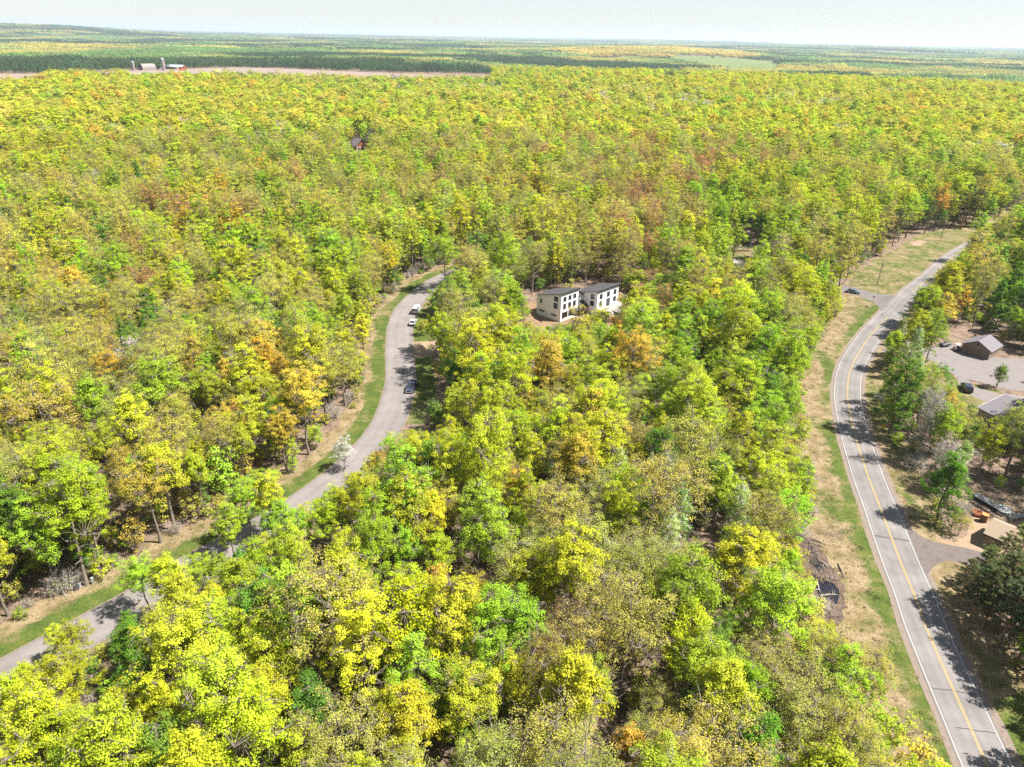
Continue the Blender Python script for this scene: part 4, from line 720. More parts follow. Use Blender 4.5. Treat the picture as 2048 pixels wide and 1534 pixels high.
# --- woods farther away: patches of some fifty crowns each
PATCH = bpy.data.collections.new('patch_shapes'); NP_ = 0
def patch(seed, size, n, kinds, leaf, per):
    global NP_
    rg = np.random.RandomState(seed); V = []; var = []; WV = []
    for k in range(n):
        x, y = rg.uniform(-.5, .5, 2) * size; con = rg.rand() < kinds; h = rg.uniform(11, 17) * (1.15 if con else 1); r = rg.uniform(2.6, 4.4) * (.62 if con else 1) * (size / 60) ** .35; tv = rg.rand()
        d = rg.randn(per, 3); d /= np.linalg.norm(d, axis=1)[:, None]; d[:, 2] = np.abs(d[:, 2]) * np.where(rg.rand(per) < .2, -.6, 1)
        if con: t = rg.rand(per) ** .6; p = np.column_stack([d[:, 0] * r * t, d[:, 1] * r * t, h * (1.02 - .8 * t)])
        else: p = np.column_stack([d[:, :2] * r, h * .66 + d[:, 2] * h * .34]) + rg.randn(per, 3) * .35
        p[:, :2] += (x, y); nrm = d + rg.randn(per, 3) * .2 + (0, 0, .5); nrm /= np.linalg.norm(nrm, axis=1)[:, None]
        a = np.cross(nrm, rg.randn(per, 3)); a /= np.linalg.norm(a, axis=1)[:, None]; b = np.cross(nrm, a); L = leaf * rg.uniform(.7, 1.3, (per, 1))
        V.append(np.stack([p - a * L, p + b * L * .8, p + a * L, p - b * L * .8], 1).reshape(-1, 3)); var.append((.3 + tv * .4 + rg.rand(per) * .15) * (.55 if con else 1))
    V = np.concatenate(V); me = mesh_np('patch_shape', V, [np.arange(len(V)).reshape(-1, 4)], [LEAF_I], attrs={'var': ('FACE', 'FLOAT', np.concatenate(var))})
    PATCH.objects.link(bpy.data.objects.new('patch_%02d' % NP_, me)); NP_ += 1
for s_ in range(4): patch(40 + s_, 62, 64, [.05, .08, .15, .2][s_], 1.25, 26)
for s_ in range(2): patch(50 + s_, 62, 80, 1.0, 1.2, 20)
PXs, PYs, PS, PI, PT = [], [], [], [], []
for r0, r1, st, hs in ((1480, 3600, 46, 1.0), (3600, 8500, 120, 1.15), (8500, 30000, 330, 1.3)):
    a_, b_ = scatter(rng, r0, r1, st, .45, az=43); ok = np.ones(len(a_), bool)
    for f_ in (FIELD1, FIELD2, FIELD3):
        c_ = np.array(f_).mean(0); ok &= ~inside(c_ + (np.array(f_) - c_) * 1.0, a_, b_)
        for ox, oy in ((22, 0), (-22, 0), (0, 22), (0, -22)): ok &= ~inside(f_, a_ + ox, b_ + oy)
    ok &= np.hypot(a_, b_) > RIDGE(a_, b_) + 15
    if r0 < 2000: ok &= ~((a_ < 0) & (lambda q: (q[:, 1] > 150) & (q[:, 0] < 985))(proj(np.column_stack([a_, b_, terrain(a_, b_)]))))
    if r0 > 4000: ok &= fbm(a_ / 900 + 4, b_ / 1500 + 30, 3) < .62      # open land far away
    a_, b_ = a_[ok], b_[ok]; k = len(a_)
    n1 = fbm(a_ / 330 + 11, b_ / 420 + 5, 4); n2 = fbm(a_ / 420 + 61, b_ / 520 + 25, 5); con = n2 + rng.randn(k) * .035 > np.where(b_ < 2300, .57, .51)
    az_ = np.degrees(np.arctan2(a_, b_)); rr_ = np.hypot(a_, b_); con |= (az_ < -8) & (rr_ < 2260) & (n1 > .33)
    con |= (np.abs(az_ - 12) < 3) & (rr_ > 3450) & (rr_ < 3800); con |= (az_ > 20) & (rr_ > 2250) & (rr_ < 2500) & (n1 > .42)
    cols = np.where((n1 > .56)[:, None], (.40, .37, .10), (.18, .28, .085)); cols = np.where((n1 > .49)[:, None] & (n1 < .56)[:, None], (.28, .31, .12), cols)
    hill = np.exp(-((az_ - 9.5) / 6.5) ** 2) * np.exp(-((rr_ - 5000) / 1300.0) ** 2) > .3
    cols = np.where(hill[:, None], (.46, .38, .09), cols); con &= ~hill
    cols = np.where(con[:, None], (.085, .14, .06), cols) * np.exp(rng.randn(k, 1) * .15) * (1 + rng.randn(k, 3) * .06)
    sc = st / 50.0 * 1.05
    PXs.append(a_); PYs.append(b_); PS.append(np.column_stack([np.full(k, sc), np.full(k, sc), hs * np.exp(rng.randn(k) * .12)])); PI.append(np.where(con, 4 + rng.randint(2, size=k), rng.randint(4, size=k))); PT.append(cols)
px_, py_ = np.concatenate(PXs), np.concatenate(PYs)
mass('distant_woods', PATCH, np.column_stack([px_, py_, terrain(px_, py_) - .6]), np.concatenate(PI), np.column_stack([px_ * 0, px_ * 0, rng.rand(len(px_)) * 6.28]), np.concatenate(PS), np.concatenate(PT))
print('trees', len(X), 'single', int(single.sum()), {k: int((single & (KD == k)).sum()) for k in SPEC}, 'bushes', len(bx), 'patches', len(px_), 't', round(time.time() - T0, 1))
# ------------------------------------------------------------------ OBJECTS BELOW
# materials of the things
def wrap_mat():
    m, n, l = new_mat('house_wrap'); b = n['Principled BSDF']; b.inputs['Roughness'].default_value = .6; tc = n.new('ShaderNodeTexCoord'); mp = n.new('ShaderNodeMapping'); mp.inputs['Scale'].default_value = (1.5, 1.5, 2.6); l.new(tc.outputs['Object'], mp.inputs[0])
    vo = n.new('ShaderNodeTexVoronoi'); vo.inputs['Scale'].default_value = 1.0; l.new(mp.outputs[0], vo.inputs['Vector'])
    nz = n.new('ShaderNodeTexNoise'); nz.inputs['Scale'].default_value = 1.7; nz.inputs['Detail'].default_value = 3; l.new(tc.outputs['Object'], nz.inputs['Vector'])
    ad = n.new('ShaderNodeMath'); ad.operation = 'MULTIPLY_ADD'; l.new(nz.outputs[0], ad.inputs[0]); ad.inputs[1].default_value = .5; l.new(vo.outputs['Distance'], ad.inputs[2])
    cr = n.new('ShaderNodeValToRGB'); e = cr.color_ramp.elements; e[0].position = .30; e[0].color = (.50, .48, .48, 1); e[1].position = .37; e[1].color = (.82, .81, .83, 1); l.new(ad.outputs[0], cr.inputs[0]); l.new(cr.outputs[0], b.inputs['Base Color']); return m
M_WRAP = wrap_mat(); M_PANEL = flat('white_sheathing', (.60, .61, .63), .6, noise=.04); M_FASCIA = flat('grey_fascia', (.52, .54, .55), .6, noise=.25, nscale=2)
M_SHINGLE = flat('dark_shingles', (.045, .042, .046), .9, noise=.25, nscale=6); M_EDGE = flat('black_drip_edge', (.02, .02, .024), .5)
M_GLASS = flat('window_glass', (.03, .036, .045), .06, spec=.8, noise=.2); M_FRAME = flat('black_window_frame', (.03, .028, .03), .5); M_WFRAME = flat('white_frame', (.7, .7, .68), .5)
M_OSB = flat('raw_wood_sheathing', (.42, .27, .15), .9, noise=.3, nscale=2); M_CONC = flat('concrete_wall', (.42, .39, .36), .9, noise=.15)
M_STONE = flat('pale_stone', (.30, .265, .24), .9, noise=.25, nscale=1.5); M_DARK = flat('dark_opening', (.012, .011, .011), .9)
M_BROWN = flat('brown_siding', (.19, .14, .105), .85, noise=.2, nscale=2); M_BROWN2 = flat('brown_garage_door', (.15, .11, .085), .7, noise=.15); M_ROOFG = flat('grey_shingles', (.135, .122, .134), .9, noise=.2, nscale=5)
M_RED = flat('red_cedar_siding', (.22, .06, .03), .8, noise=.2); M_CREAM = flat('cream_siding', (.38, .31, .24), .8, noise=.15); M_TAN = flat('tan_metal_roof', (.23, .17, .115), .7, noise=.1); M_WOOD = flat('weathered_wood', (.27, .2, .15), .9, noise=.35, nscale=3)
M_STEEL = flat('galvanised_steel', (.36, .36, .37), .4, metal=.4, noise=.15); M_RUST = flat('rusty_steel', (.32, .12, .045), .85, noise=.4, nscale=4); M_BLACK = flat('black_rubber', (.016, .016, .016), .8); M_SIGNY = flat('sign_yellow', (.5, .32, .02), .5, noise=.03)
M_PWHITE = flat('white_car_paint', (.42, .42, .42), .25, spec=.6, noise=.02); M_PBLACK = flat('black_car_paint', (.018, .02, .026), .15, spec=.8, noise=.05); M_PBLUE = flat('slate_blue_car_paint', (.13, .17, .25), .25, metal=.3, spec=.7, noise=.03); M_PNAVY = flat('dark_blue_car_paint', (.03, .038, .06), .16, spec=.8, noise=.04)
M_LAMP = flat('lamp_glass', (.75, .74, .7), .15, noise=.02); M_TAIL = flat('tail_lamp', (.35, .02, .02), .3, noise=.05); M_CHROME = flat('chrome', (.7, .7, .7), .25, metal=.9, noise=.03); M_POLE = flat('pole_wood', (.20, .15, .115), .95, noise=.35, nscale=2)

def window(par, c, wx, wz, axis='x', out=-1, frame=None, bars=1):
    """a window in a wall: axis is the direction along the wall, out the side (sign) it faces; the frame carries its pane"""
    x, y, z = c; f = MB(); g = MB(); t = .09
    def bx(m, u0, u1, z0, z1, d0, d1):
        d0, d1 = sorted((d0 * out, d1 * out))
        if axis == 'x': m.box(x + u0, x + u1, y + d0, y + d1, z + z0, z + z1)
        else: m.box(x + d0, x + d1, y + u0, y + u1, z + z0, z + z1)
    hx, hz = wx / 2, wz / 2
    bx(f, -hx, hx, hz - t, hz, .005, .07); bx(f, -hx, hx, -hz, -hz + t, .005, .07); bx(f, -hx, -hx + t, -hz + t, hz - t, .005, .07); bx(f, hx - t, hx, -hz + t, hz - t, .005, .07)
    for k in range(bars): u = -hx + wx * (k + 1) / (bars + 1); bx(f, u - .03, u + .03, -hz + t, hz - t, .008, .06)
    w_ = f.build('window', frame or M_FRAME, par); bx(g, -hx + t, hx - t, -hz + t, hz - t, .004, .03); g.build('pane', M_GLASS, w_); return w_

# ------------------------------------------------------------------ the new house
def new_house():
    o = P(1120, 644.5); b2 = P(1152, 632.5); ang = math.atan2(b2[1] - o[1], b2[0] - o[0])
    h = thing('house', 'white unfinished house of two blocks with dark single-slope roofs on a dug clearing', 'house', (o[0], o[1], 0), ang)
    W, D, HF, HB = 8.4, 10.0, 9.3, 6.4
    def slope_wall(x0, x1, y0, y1, zf, zb): return MB().prism_x([(y0, 0), (y1, 0), (y1, zb), (y0, zf)], x0, x1)
    slope_wall(0, .25, .25, D, HF - .08, HB).build('side_wall', M_WRAP, h); slope_wall(W - .25, W, .25, D, HF - .08, HB).build('side_wall', M_WRAP, h)
    MB().box(.25, W - .25, D - .25, D, 0, HB).build('back_wall', M_WRAP, h)
    MB().box(0, W, 0, .25, 2.9, HF - .95).build('front_wall', M_PANEL, h); MB().box(.0, W, -.02, .23, HF - .945, HF - .03).build('fascia', M_FASCIA, h)
    MB().box(0, .7, 0, .25, 0, 2.898).build('corner_post', M_PANEL, h); MB().box(3.5, 3.8, 0, .25, 0, 2.898).build('post', M_PANEL, h); MB().box(W - .5, W, 0, .25, 0, 2.898).build('post', M_CONC, h)
    MB().box(.25, W - .25, .26, D - .25, 2.75, 2.95).build('upper_floor', M_OSB, h); MB().box(.26, W - .26, 4.2, 4.35, 0, 2.74).build('inner_wall', M_OSB, h); MB().box(.26, W - .26, .0, 4.2, .02, .06).build('garage_floor', M_CONC, h)
    r = MB().hexa([(-.45, -.45, HF - .02), (W + .3, -.45, HF - .02), (W + .3, D + .5, HB - .02), (-.45, D + .5, HB - .02), (-.45, -.45, HF + .15), (W + .3, -.45, HF + .15), (W + .3, D + .5, HB + .15), (-.45, D + .5, HB + .15)]).build('roof', M_SHINGLE, h)
    MB().hexa([(-.5, -.5, HF - .12), (W + .33, -.5, HF - .12), (W + .33, -.452, HF - .12), (-.5, -.452, HF - .12), (-.5, -.5, HF + .17), (W + .33, -.5, HF + .17), (W + .33, -.452, HF + .17), (-.5, -.452, HF + .17)]).build('drip_edge', M_EDGE, r)
    for x in (1.8, 4.2, 6.5): window(h, (x, 0, 7.15), 1.3, 1.45); window(h, (x, 0, 4.75), 1.3, 1.75)
    for y, z, wx, wz, bars in ((8.2, 4.9, .8, 1.3, 0), (2, 7.1, 1.6, 1.5, 1), (2.1, 4.85, 1.6, 1.8, 1), (7.7, 1.8, 2.2, .5, 2), (2.7, 1.75, 2.2, .5, 2)): window(h, (0, y, z), wx, wz, 'y', bars=bars)
    # link between the blocks
    MB().box(W + .002, 12.45, 1.2, 6.5, 0, 6.0).build('link_wall', M_PANEL, h); MB().box(W + .01, 12.45, .9, 6.8, 6.0, 6.25).build('link_roof', M_SHINGLE, h); window(h, (9.9, 1.2, 4.9), 1.1, 1.8)
    MB().box(W + .3, 12.4, -.6, -.45, 0, 2.75).build('porch_wall', M_OSB, h); MB().hexa([(W + .1, -1.3, 2.5), (12.45, -1.3, 2.5), (12.45, 1.19, 3.9), (W + .1, 1.19, 3.9), (W + .1, -1.3, 2.7), (12.45, -1.3, 2.7), (12.45, 1.19, 4.1), (W + .1, 1.19, 4.1)]).build('porch_roof', M_EDGE, h)
    d = MB().box(9.4, 10.5, -.66, -.605, 0, 2.1).build('door', M_DARK, h); MB().box(10.35, 10.42, -.7, -.662, 1, 1.12).build('handle', M_CHROME, d)
    # right block
    x0, x1, y0, y1, zf, zb = 12.5, 23.6, -4.3, 4.2, 8.3, 6.0
    slope_wall(x0, x0 + .25, y0 + .25, y1, zf - .08, zb).build('side_wall', M_WRAP, h); slope_wall(x1 - .25, x1, y0 + .25, y1, zf - .08, zb).build('side_wall', M_WRAP, h); MB().box(x0 + .25, x1 - .25, y1 - .25, y1, 0, zb).build('back_wall', M_WRAP, h)
    MB().box(x0, x1, y0, y0 + .25, 0, zf - .75).build('front_wall', M_PANEL, h); MB().box(x0, x1, y0 - .02, y0 + .23, zf - .745, zf - .03).build('fascia', M_FASCIA, h)
    r = MB().hexa([(x0 - .7, y0 - .45, zf - .02), (x1 + .9, y0 - .45, zf - .02), (x1 + .9, y1 + .5, zb - .02), (x0 - .7, y1 + .5, zb - .02), (x0 - .7, y0 - .45, zf + .15), (x1 + .9, y0 - .45, zf + .15), (x1 + .9, y1 + .5, zb + .15), (x0 - .7, y1 + .5, zb + .15)]).build('roof', M_SHINGLE, h)
    MB().box(x0 - .75, x1 + .93, y0 - .5, y0 - .452, zf - .12, zf + .17).build('drip_edge', M_EDGE, r)
    for x, z in ((14.5, 6.15), (18.2, 6.15), (21.7, 6.15), (14.5, 3.75), (21.7, 3.75)): window(h, (x, y0, z), 1.35, 1.6)
    d = window(h, (18.3, y0, 3.45), 1.8, 2.5); d.name = 'patio_door'; MB().box(16.4, 17.35, y0 - .03, y0 - .003, 2.1, 5.2).build('grey_panel', M_FASCIA, h)
    for z in (6.05, 3.85): window(h, (x0, y0 + 1.9, z), 1.5, 1.6, 'y')
    # patio in front of the right block
    pt = thing('patio', 'raised patio of pale broken stone in front of the right block of the white house', 'patio', (o[0], o[1], 0), ang)
    MB().hexa([(x0 + 1.5, y0 - 4.2, 0), (x1 + 1.5, y0 - 4.6, 0), (x1 + 1.0, y0 - .01, 0), (x0 + .4, y0 - .01, 0), (x0 + 1.9, y0 - 3.7, 2.05), (x1 + 1.0, y0 - 4.0, 2.05), (x1 + .9, y0 - .01, 2.05), (x0 + .5, y0 - .01, 2.05)]).build('retaining_bank', M_STONE, pt)
    rg = random.Random(4)
    for k in range(34):
        x = rg.uniform(x0 + 1.8, x1 + 1); y = y0 - rg.choice([rg.uniform(3.2, 4.6), rg.uniform(.5, 4.4)]); s = rg.uniform(.25, .6); z = 2.05 if y > y0 - 3.7 else rg.uniform(.2, 1.9)
        bm = bmesh.new(); bmesh.ops.create_icosphere(bm, subdivisions=1, radius=s, matrix=Matrix.Translation((x, y, z)) @ Matrix.Diagonal((1, rg.uniform(.7, 1.2), .5, 1)))
        for v in bm.verts: v.co += Vector((rg.uniform(-1, 1), rg.uniform(-1, 1), rg.uniform(-.5, .5))) * s * .2
        me = bpy.data.meshes.new('stone'); bm.to_mesh(me); bm.free(); me.materials.append(M_STONE); link('stone', me, pt)
new_house()
def mound(name, c, rx, ry, h, m, seed, label):
    rg = np.random.RandomState(seed); V = [(0, 0, h)]; F = []; n = 14; k = 5
    for i in range(1, k + 1):
        t = i / k
        for j in range(n): a = j * 6.283 / n; q = 1 + .25 * (rg.rand() - .5); V.append((math.cos(a) * rx * t * q, math.sin(a) * ry * t * q, h * (1 - t) ** 1.2 * rg.uniform(.8, 1.2) - .02 * (i == k)))
    F += [(0, 1 + j, 1 + (j + 1) % n) for j in range(n)] + [(1 + i * n + j, 1 + (i + 1) * n + j, 1 + (i + 1) * n + (j + 1) % n, 1 + i * n + (j + 1) % n) for i in range(k - 1) for j in range(n)]
    o = MB().add(V, F).build(name, m, smooth_=True); o.location = (c[0], c[1], 0); o['label'] = label; o['category'] = 'earth mound'
mound('earth_mound', P(1056, 632), 5, 3.2, 1.1, M_DIRT, 1, 'bare brown earth bank left of the white house'); mound('earth_mound', P(1240, 596), 4, 3, 2.2, M_DIRT, 2, 'reddish earth bank behind the right end of the patio')
mound('brush_heap', P(985, 648), 5.5, 1.6, 1.0, flat('grey_brush', (.2, .17, .15), .95, noise=.4, nscale=2), 3, 'long grey heap of cut brush between dirt drive and white house'); bpy.data.objects['brush_heap']['category'] = 'brush heap'

# ------------------------------------------------------------------ garage and the other houses
def gable(name, label, cat, o, ang, W, D, wall_h, rise, wm, rm, over=.4, ends='y', group=None):
    """gable building: front along x at y = 0, ridge along y; children wall and roof"""
    t = thing(name, label, cat, o, ang, group)
    MB().prism_y([(0, 0), (W, 0), (W, wall_h), (W / 2, wall_h + rise), (0, wall_h)], 0, D).build('wall', wm, t)
    s = rise / (W / 2); f = MB(); e = over
    f.prism_y([(-e, wall_h - e * s + .02), (W / 2, wall_h + rise + .02), (W + e, wall_h - e * s + .02), (W + e, wall_h - e * s + .2), (W / 2, wall_h + rise + .22), (-e, wall_h - e * s + .2)], -e, D + e); f.build('roof', rm, t); return t
q0, q1 = P(1921.5, 704), P(1974, 720); ga = math.atan2(q1[1] - q0[1], q1[0] - q0[0])
g = gable('garage', 'brown two-door garage with a grey gable roof beside the gravel drive', 'garage', (q0[0], q0[1], 0), ga, 7.2, 7.5, 2.7, 1.9, M_BROWN, M_ROOFG, .45)
for x in (.5, 3.9):
    d = MB().box(x, x + 2.8, -.05, -.004, .02, 2.15).build('garage_door', M_BROWN2, g)
    for k in range(4): MB().box(x + .15 + k * .66, x + .65 + k * .66, -.07, -.052, 1.6, 1.95).build('pane', M_GLASS, d)
MB().box(3.35, 3.85, -.05, -.004, 3.4, 3.8).build('gable_vent', M_DARK, g); MB().tube([(3.0, 3.0, 4.1), (3.0, 3.0, 4.75)], .09, 8).build('roof_pipe', M_EDGE, g); MB().box(7.22, 7.3, -.1, 0, 0, 2.5).build('downpipe', M_WFRAME, g)
e0 = P(1957, 815.6, 2.8); e1 = P(2013, 790, 5.0); hx = np.array([e1[0] - e0[0], e1[1] - e0[1]]); L_ = np.linalg.norm(hx); hx /= L_; ha = math.atan2(hx[1], hx[0])
def house_right():
    # the gable end faces away up the drive; its ridge runs towards the lower right
    o = e0 + hx * .4; t = thing('house', 'grey roofed house at the right edge behind leafy trees, gable end to the drive', 'house', (o[0], o[1], 0), ha)
    W, D, wh, rise, e = (L_ - .4) * 2, 13, 2.7, 2.2, .4; s = rise / (W / 2)
    MB().prism_y([(0, 0), (W, 0), (W, wh), (W / 2, wh + rise), (0, wh)], -D, 0).build('wall', M_CREAM, t)
    MB().prism_y([(-e, wh - e * s + .02), (W / 2, wh + rise + .02), (W + e, wh - e * s + .02), (W + e, wh - e * s + .2), (W / 2, wh + rise + .22), (-e, wh - e * s + .2)], -D - e, .38).build('roof', M_ROOFG, t)
    MB().prism_y([(-e - .02, wh - e * s - .08), (W / 2, wh + rise - .08), (W + e, wh - e * s - .08), (W + e, wh - e * s + .21), (W / 2, wh + rise + .24), (-e - .02, wh - e * s + .21)], .382, .44).build('gable_board', M_WFRAME, t)
    for y in (-3, -7): window(t, (0, y, 1.5), 1.3, 1.2, 'y', frame=M_WFRAME)
    window(t, (2.2, 0, 1.5), 1.3, 1.2, 'x', 1, frame=M_WFRAME)
house_right()
c0 = P(706, 303); g = gable('cabin', 'small red and cream cabin with a grey roof alone in the upper wood', 'cabin', (c0[0] + 3, c0[1] - 2, 0), math.radians(38), 9.5, 11, 4.6, 4.2, M_RED, M_ROOFG, .8)
MB().box(.3, 9.2, -.12, -.01, 0, 3.6).build('lower_front', M_CREAM, g); window(g, (6.0, -.12, 2.2), 3.4, 2.4, bars=2); window(g, (2.0, -.12, 2.2), 1.4, 1.4)
q = P(1896, 628); g = gable('shed', 'pale little shed among the trees above the brown garage', 'shed', (q[0], q[1], 0), math.radians(-30), 3.2, 3.6, 2.6, .7, flat('pale_pink_siding', (.32, .26, .235), .8, noise=.08), M_STONE, .15); MB().box(.9, 1.9, -.05, -.004, 0, 2.0).build('door', M_WFRAME, g)
q = P(1906, 596); g = gable('shed', 'low mauve roofed shed beside the orange tree near the junction', 'shed', (q[0], q[1], 0), math.radians(-20), 3.4, 3.0, 1.9, .8, M_BROWN, M_ROOFG, .2); MB().box(1.2, 2.1, -.05, -.004, 0, 1.7).build('door', M_DARK, g)
# the tan shed at the lower right
r1 = P(2010, 1084.6, 2.4); r0 = P(2024.6, 1044, 3.6); sa = math.atan2(r0[1] - r1[1], r0[0] - r1[0]); t = thing('shed', 'tan roofed shed with weathered gable at the right edge by the sand yard', 'shed', (r1[0], r1[1], 0), sa - math.radians(8))
MB().prism_y([(.3, 0), (6.2, 0), (6.2, 2.4), (3.4, 3.7), (.3, 2.35)], .3, 3.1).build('wall', M_WOOD, t)
MB().prism_y([(-.1, 2.22), (3.4, 3.72), (3.4, 3.86), (-.1, 2.36)], -.05, 3.4).build('roof', M_TAN, t); MB().prism_y([(3.402, 3.72), (6.6, 2.25), (6.6, 2.4), (3.402, 3.86)], -.05, 3.4).build('roof', M_WOOD, t)
MB().box(3.0, 3.9, .24, .295, .9, 1.9).build('window', M_DARK, t); MB().box(-.13, -.1, -.05, 3.4, 2.15, 2.4).build('eave_shadow_strip', M_DARK, t)  # strip along the eave: its near-black colour stands in for the eave's shadow

# ------------------------------------------------------------------ vehicles
def vehicle(kind, label, cat, pos, heading, paint, name):
    t = thing(name, label, cat, (pos[0], pos[1], .032), heading)
    Ls, W, H, belt, r = {'pickup': (5.8, 1.98, 1.88, 1.12, .4), 'van': (5.6, 2.0, 2.15, 1.25, .37), 'car': (4.6, 1.82, 1.48, .95, .33), 'suv': (4.9, 1.95, 1.8, 1.08, .38)}[kind]; a = Ls / 2; w2 = W / 2
    if kind == 'pickup': prof = [(-a, .5), (-a, 1.08), (-.75, 1.1), (1.05, 1.12), (a - .25, 1.05), (a, .85), (a, .45)]; cab = (-.75, 1.25, -.5, .55)
    elif kind == 'van': prof = [(-a, .45), (-a, 1.25), (1.7, 1.25), (a - .2, 1.08), (a, .85), (a, .4)]; cab = (-a + .02, 2.0, -a + .1, 1.15)
    elif kind == 'suv': prof = [(-a, .5), (-a + .05, 1.06), (1.2, 1.1), (a - .25, 1.02), (a, .8), (a, .42)]; cab = (-a + .12, 1.35, -a + .45, .5)
    else: prof = [(-a, .42), (-a + .03, .9), (-1.3, .97), (1.0, .96), (a - .2, .82), (a, .62), (a, .36)]; cab = (-1.75, 1.05, -1.15, .25)
    bm = bmesh.new(); vs = [[bm.verts.new((x, s * w2 * (1 if z < 1 else .985), z)) for x, z in prof] for s in (-1, 1)]; n = len(prof)
    bm.faces.new(vs[0]); bm.faces.new(vs[1][::-1])
    for i in range(n): bm.faces.new((vs[0][i], vs[1][i], vs[1][(i + 1) % n], vs[0][(i + 1) % n]))
    bmesh.ops.recalc_face_normals(bm, faces=bm.faces); bmesh.ops.bevel(bm, geom=list(bm.edges), offset=.07, segments=2, affect='EDGES', profile=.6)
    me = bpy.data.meshes.new('body'); bm.to_mesh(me); bm.free(); me.materials.append(paint); link('body', me, t)
    x0, x1, x2, x3 = cab; zi = .02; ins = .1 if kind != 'van' else .06; bw = w2 - .05; tw = w2 - .05 - ins
    MB().hexa([(x0, -bw, belt - .03), (x1, -bw, belt - .03), (x1, bw, belt - .03), (x0, bw, belt - .03), (x2, -tw, H - .06), (x3, -tw, H - .06), (x3, tw, H - .06), (x2, tw, H - .06)]).build('glass', M_GLASS, t)
    MB().hexa([(x2 - .05, -tw - .02, H - .062), (x3 + .05, -tw - .02, H - .062), (x3 + .05, tw + .02, H - .062), (x2 - .05, tw + .02, H - .062), (x2 + .06, -tw + .06, H), (x3 - .06, -tw + .06, H), (x3 - .06, tw - .06, H), (x2 + .06, tw - .06, H)]).build('roof', paint, t)
    for s in (-1, 1):
        for xa, xb in ((x0, x2), (x1, x3), ((x0 * .45 + x1 * .55), (x2 * .45 + x3 * .55))): MB().tube([(xa, s * bw, belt - .03), (xb, s * tw, H - .05)], .055, 5).build('pillar', paint, t)
    if kind == 'van':
        for s in (-1, 1): MB().hexa([(x0, s * bw + .015 * s - .015, belt - .02), (.9, s * bw + .015 * s - .015, belt - .02), (.9, s * bw + .015 * s + .015, belt - .02), (x0, s * bw + .015 * s + .015, belt - .02), (x2, s * (tw + .015) - .015, H - .07), (.8, s * (tw + .015) - .015, H - .07), (.8, s * (tw + .015) + .015, H - .07), (x2, s * (tw + .015) + .015, H - .07)]).build('side_panel', paint, t)
        MB().box(x0 - .045, x0 - .003, -.07, .07, belt - .05, H - .1).build('rear_post', paint, t)
    if kind == 'pickup':
        MB().box(-a + .1, -.85, -w2 + .14, w2 - .14, 1.085, 1.104).build('bed', M_BLACK, t)
        for s in (-1, 1): MB().box(-a + .05, -.8, s * (w2 - .07) - .06, s * (w2 - .07) + .06, 1.09, 1.2).build('bed_rail', paint, t)
        MB().box(-a + .02, -a + .1, -w2 + .14, w2 - .14, 1.09, 1.2).build('tailgate', paint, t)
    for x in (-a * .62, a * .64):
        for s in (-1, 1):
            y = s * (w2 - .1); ty = MB().tube([(x, y - .12, r), (x, y + .12, r)], r, 14).build('wheel', M_BLACK, t); MB().tube([(x, y + s * .121, r), (x, y + s * .135, r)], r * .58, 10).build('rim', M_CHROME, ty)
    for s in (-1, 1):
        MB().box(a - .06, a + .015, s * w2 * .78 - .18, s * w2 * .78 + .18, prof[-2][1] - .12, prof[-2][1] + .04).build('headlight', M_LAMP, t); MB().box(-a - .015, -a + .05, s * w2 * .86 - .1, s * w2 * .86 + .1, .72, 1.0).build('tail_light', M_TAIL, t)
        MB().box(x1 - .35, x1 - .15, s * (w2 + .1) - .09, s * (w2 + .1) + .09, belt, belt + .16).build('mirror', paint, t)
    MB().box(a - .02, a + .06, -w2 + .1, w2 - .1, .35, .52).build('bumper', M_CHROME if kind == 'pickup' else M_BLACK, t); MB().box(-a - .06, -a + .02, -w2 + .1, w2 - .1, .38, .56).build('bumper', M_CHROME if kind == 'pickup' else M_BLACK, t)
    return t
vehicle('van', 'white van with two dark rear windows parked on the lane', 'van', P(834, 624), math.radians(84), M_PWHITE, 'van')
vehicle('car', 'white car parked behind the white van on the lane', 'car', P(826.5, 648), math.radians(86), M_PWHITE, 'parked_car')
vehicle('pickup', 'black pickup truck facing the viewer at the lane edge', 'pickup', P(824, 778), math.radians(-96), M_PNAVY, 'pickup_truck')
vehicle('car', 'slate blue car at the shaded edge of the side street', 'car', P(1705.5, 586), math.radians(-28), M_PBLUE, 'parked_car')
vehicle('suv', 'black sport utility car on the gravel drive of the right hand house', 'car', P(1932, 780), math.radians(72), M_PBLACK, 'parked_car')
def utility_cart():
    q = P(1914, 700); t = thing('utility_cart', 'small open utility cart with a tan roof against the brown garage', 'utility cart', (q[0], q[1], .03), math.radians(200)); pk = flat('tan_plastic', (.62, .50, .38), .6, noise=.05)
    MB().box(-1.3, 1.3, -.65, .65, .35, .62).build('body', flat('red_white_plastic', (.55, .3, .27), .5, noise=.3, nscale=2), t); MB().box(-.9, .75, -.68, .68, 1.75, 1.84).build('roof', pk, t); MB().box(.7, 1.25, -.6, .6, .62, .95).build('hood', M_PWHITE, t); MB().box(-.5, -.1, -.55, .55, .62, 1.05).build('seat', M_BLACK, t)
    for x in (-.85, .7):
        for s in (-1, 1): MB().tube([(x, s * .62, .6), (x, s * .62, 1.76)], .035, 5).build('roof_post', M_BLACK, t); MB().tube([(x * 1.15, s * .6 - .12, .32), (x * 1.15, s * .6 + .12, .32)], .32, 12).build('wheel', M_BLACK, t)
utility_cart()
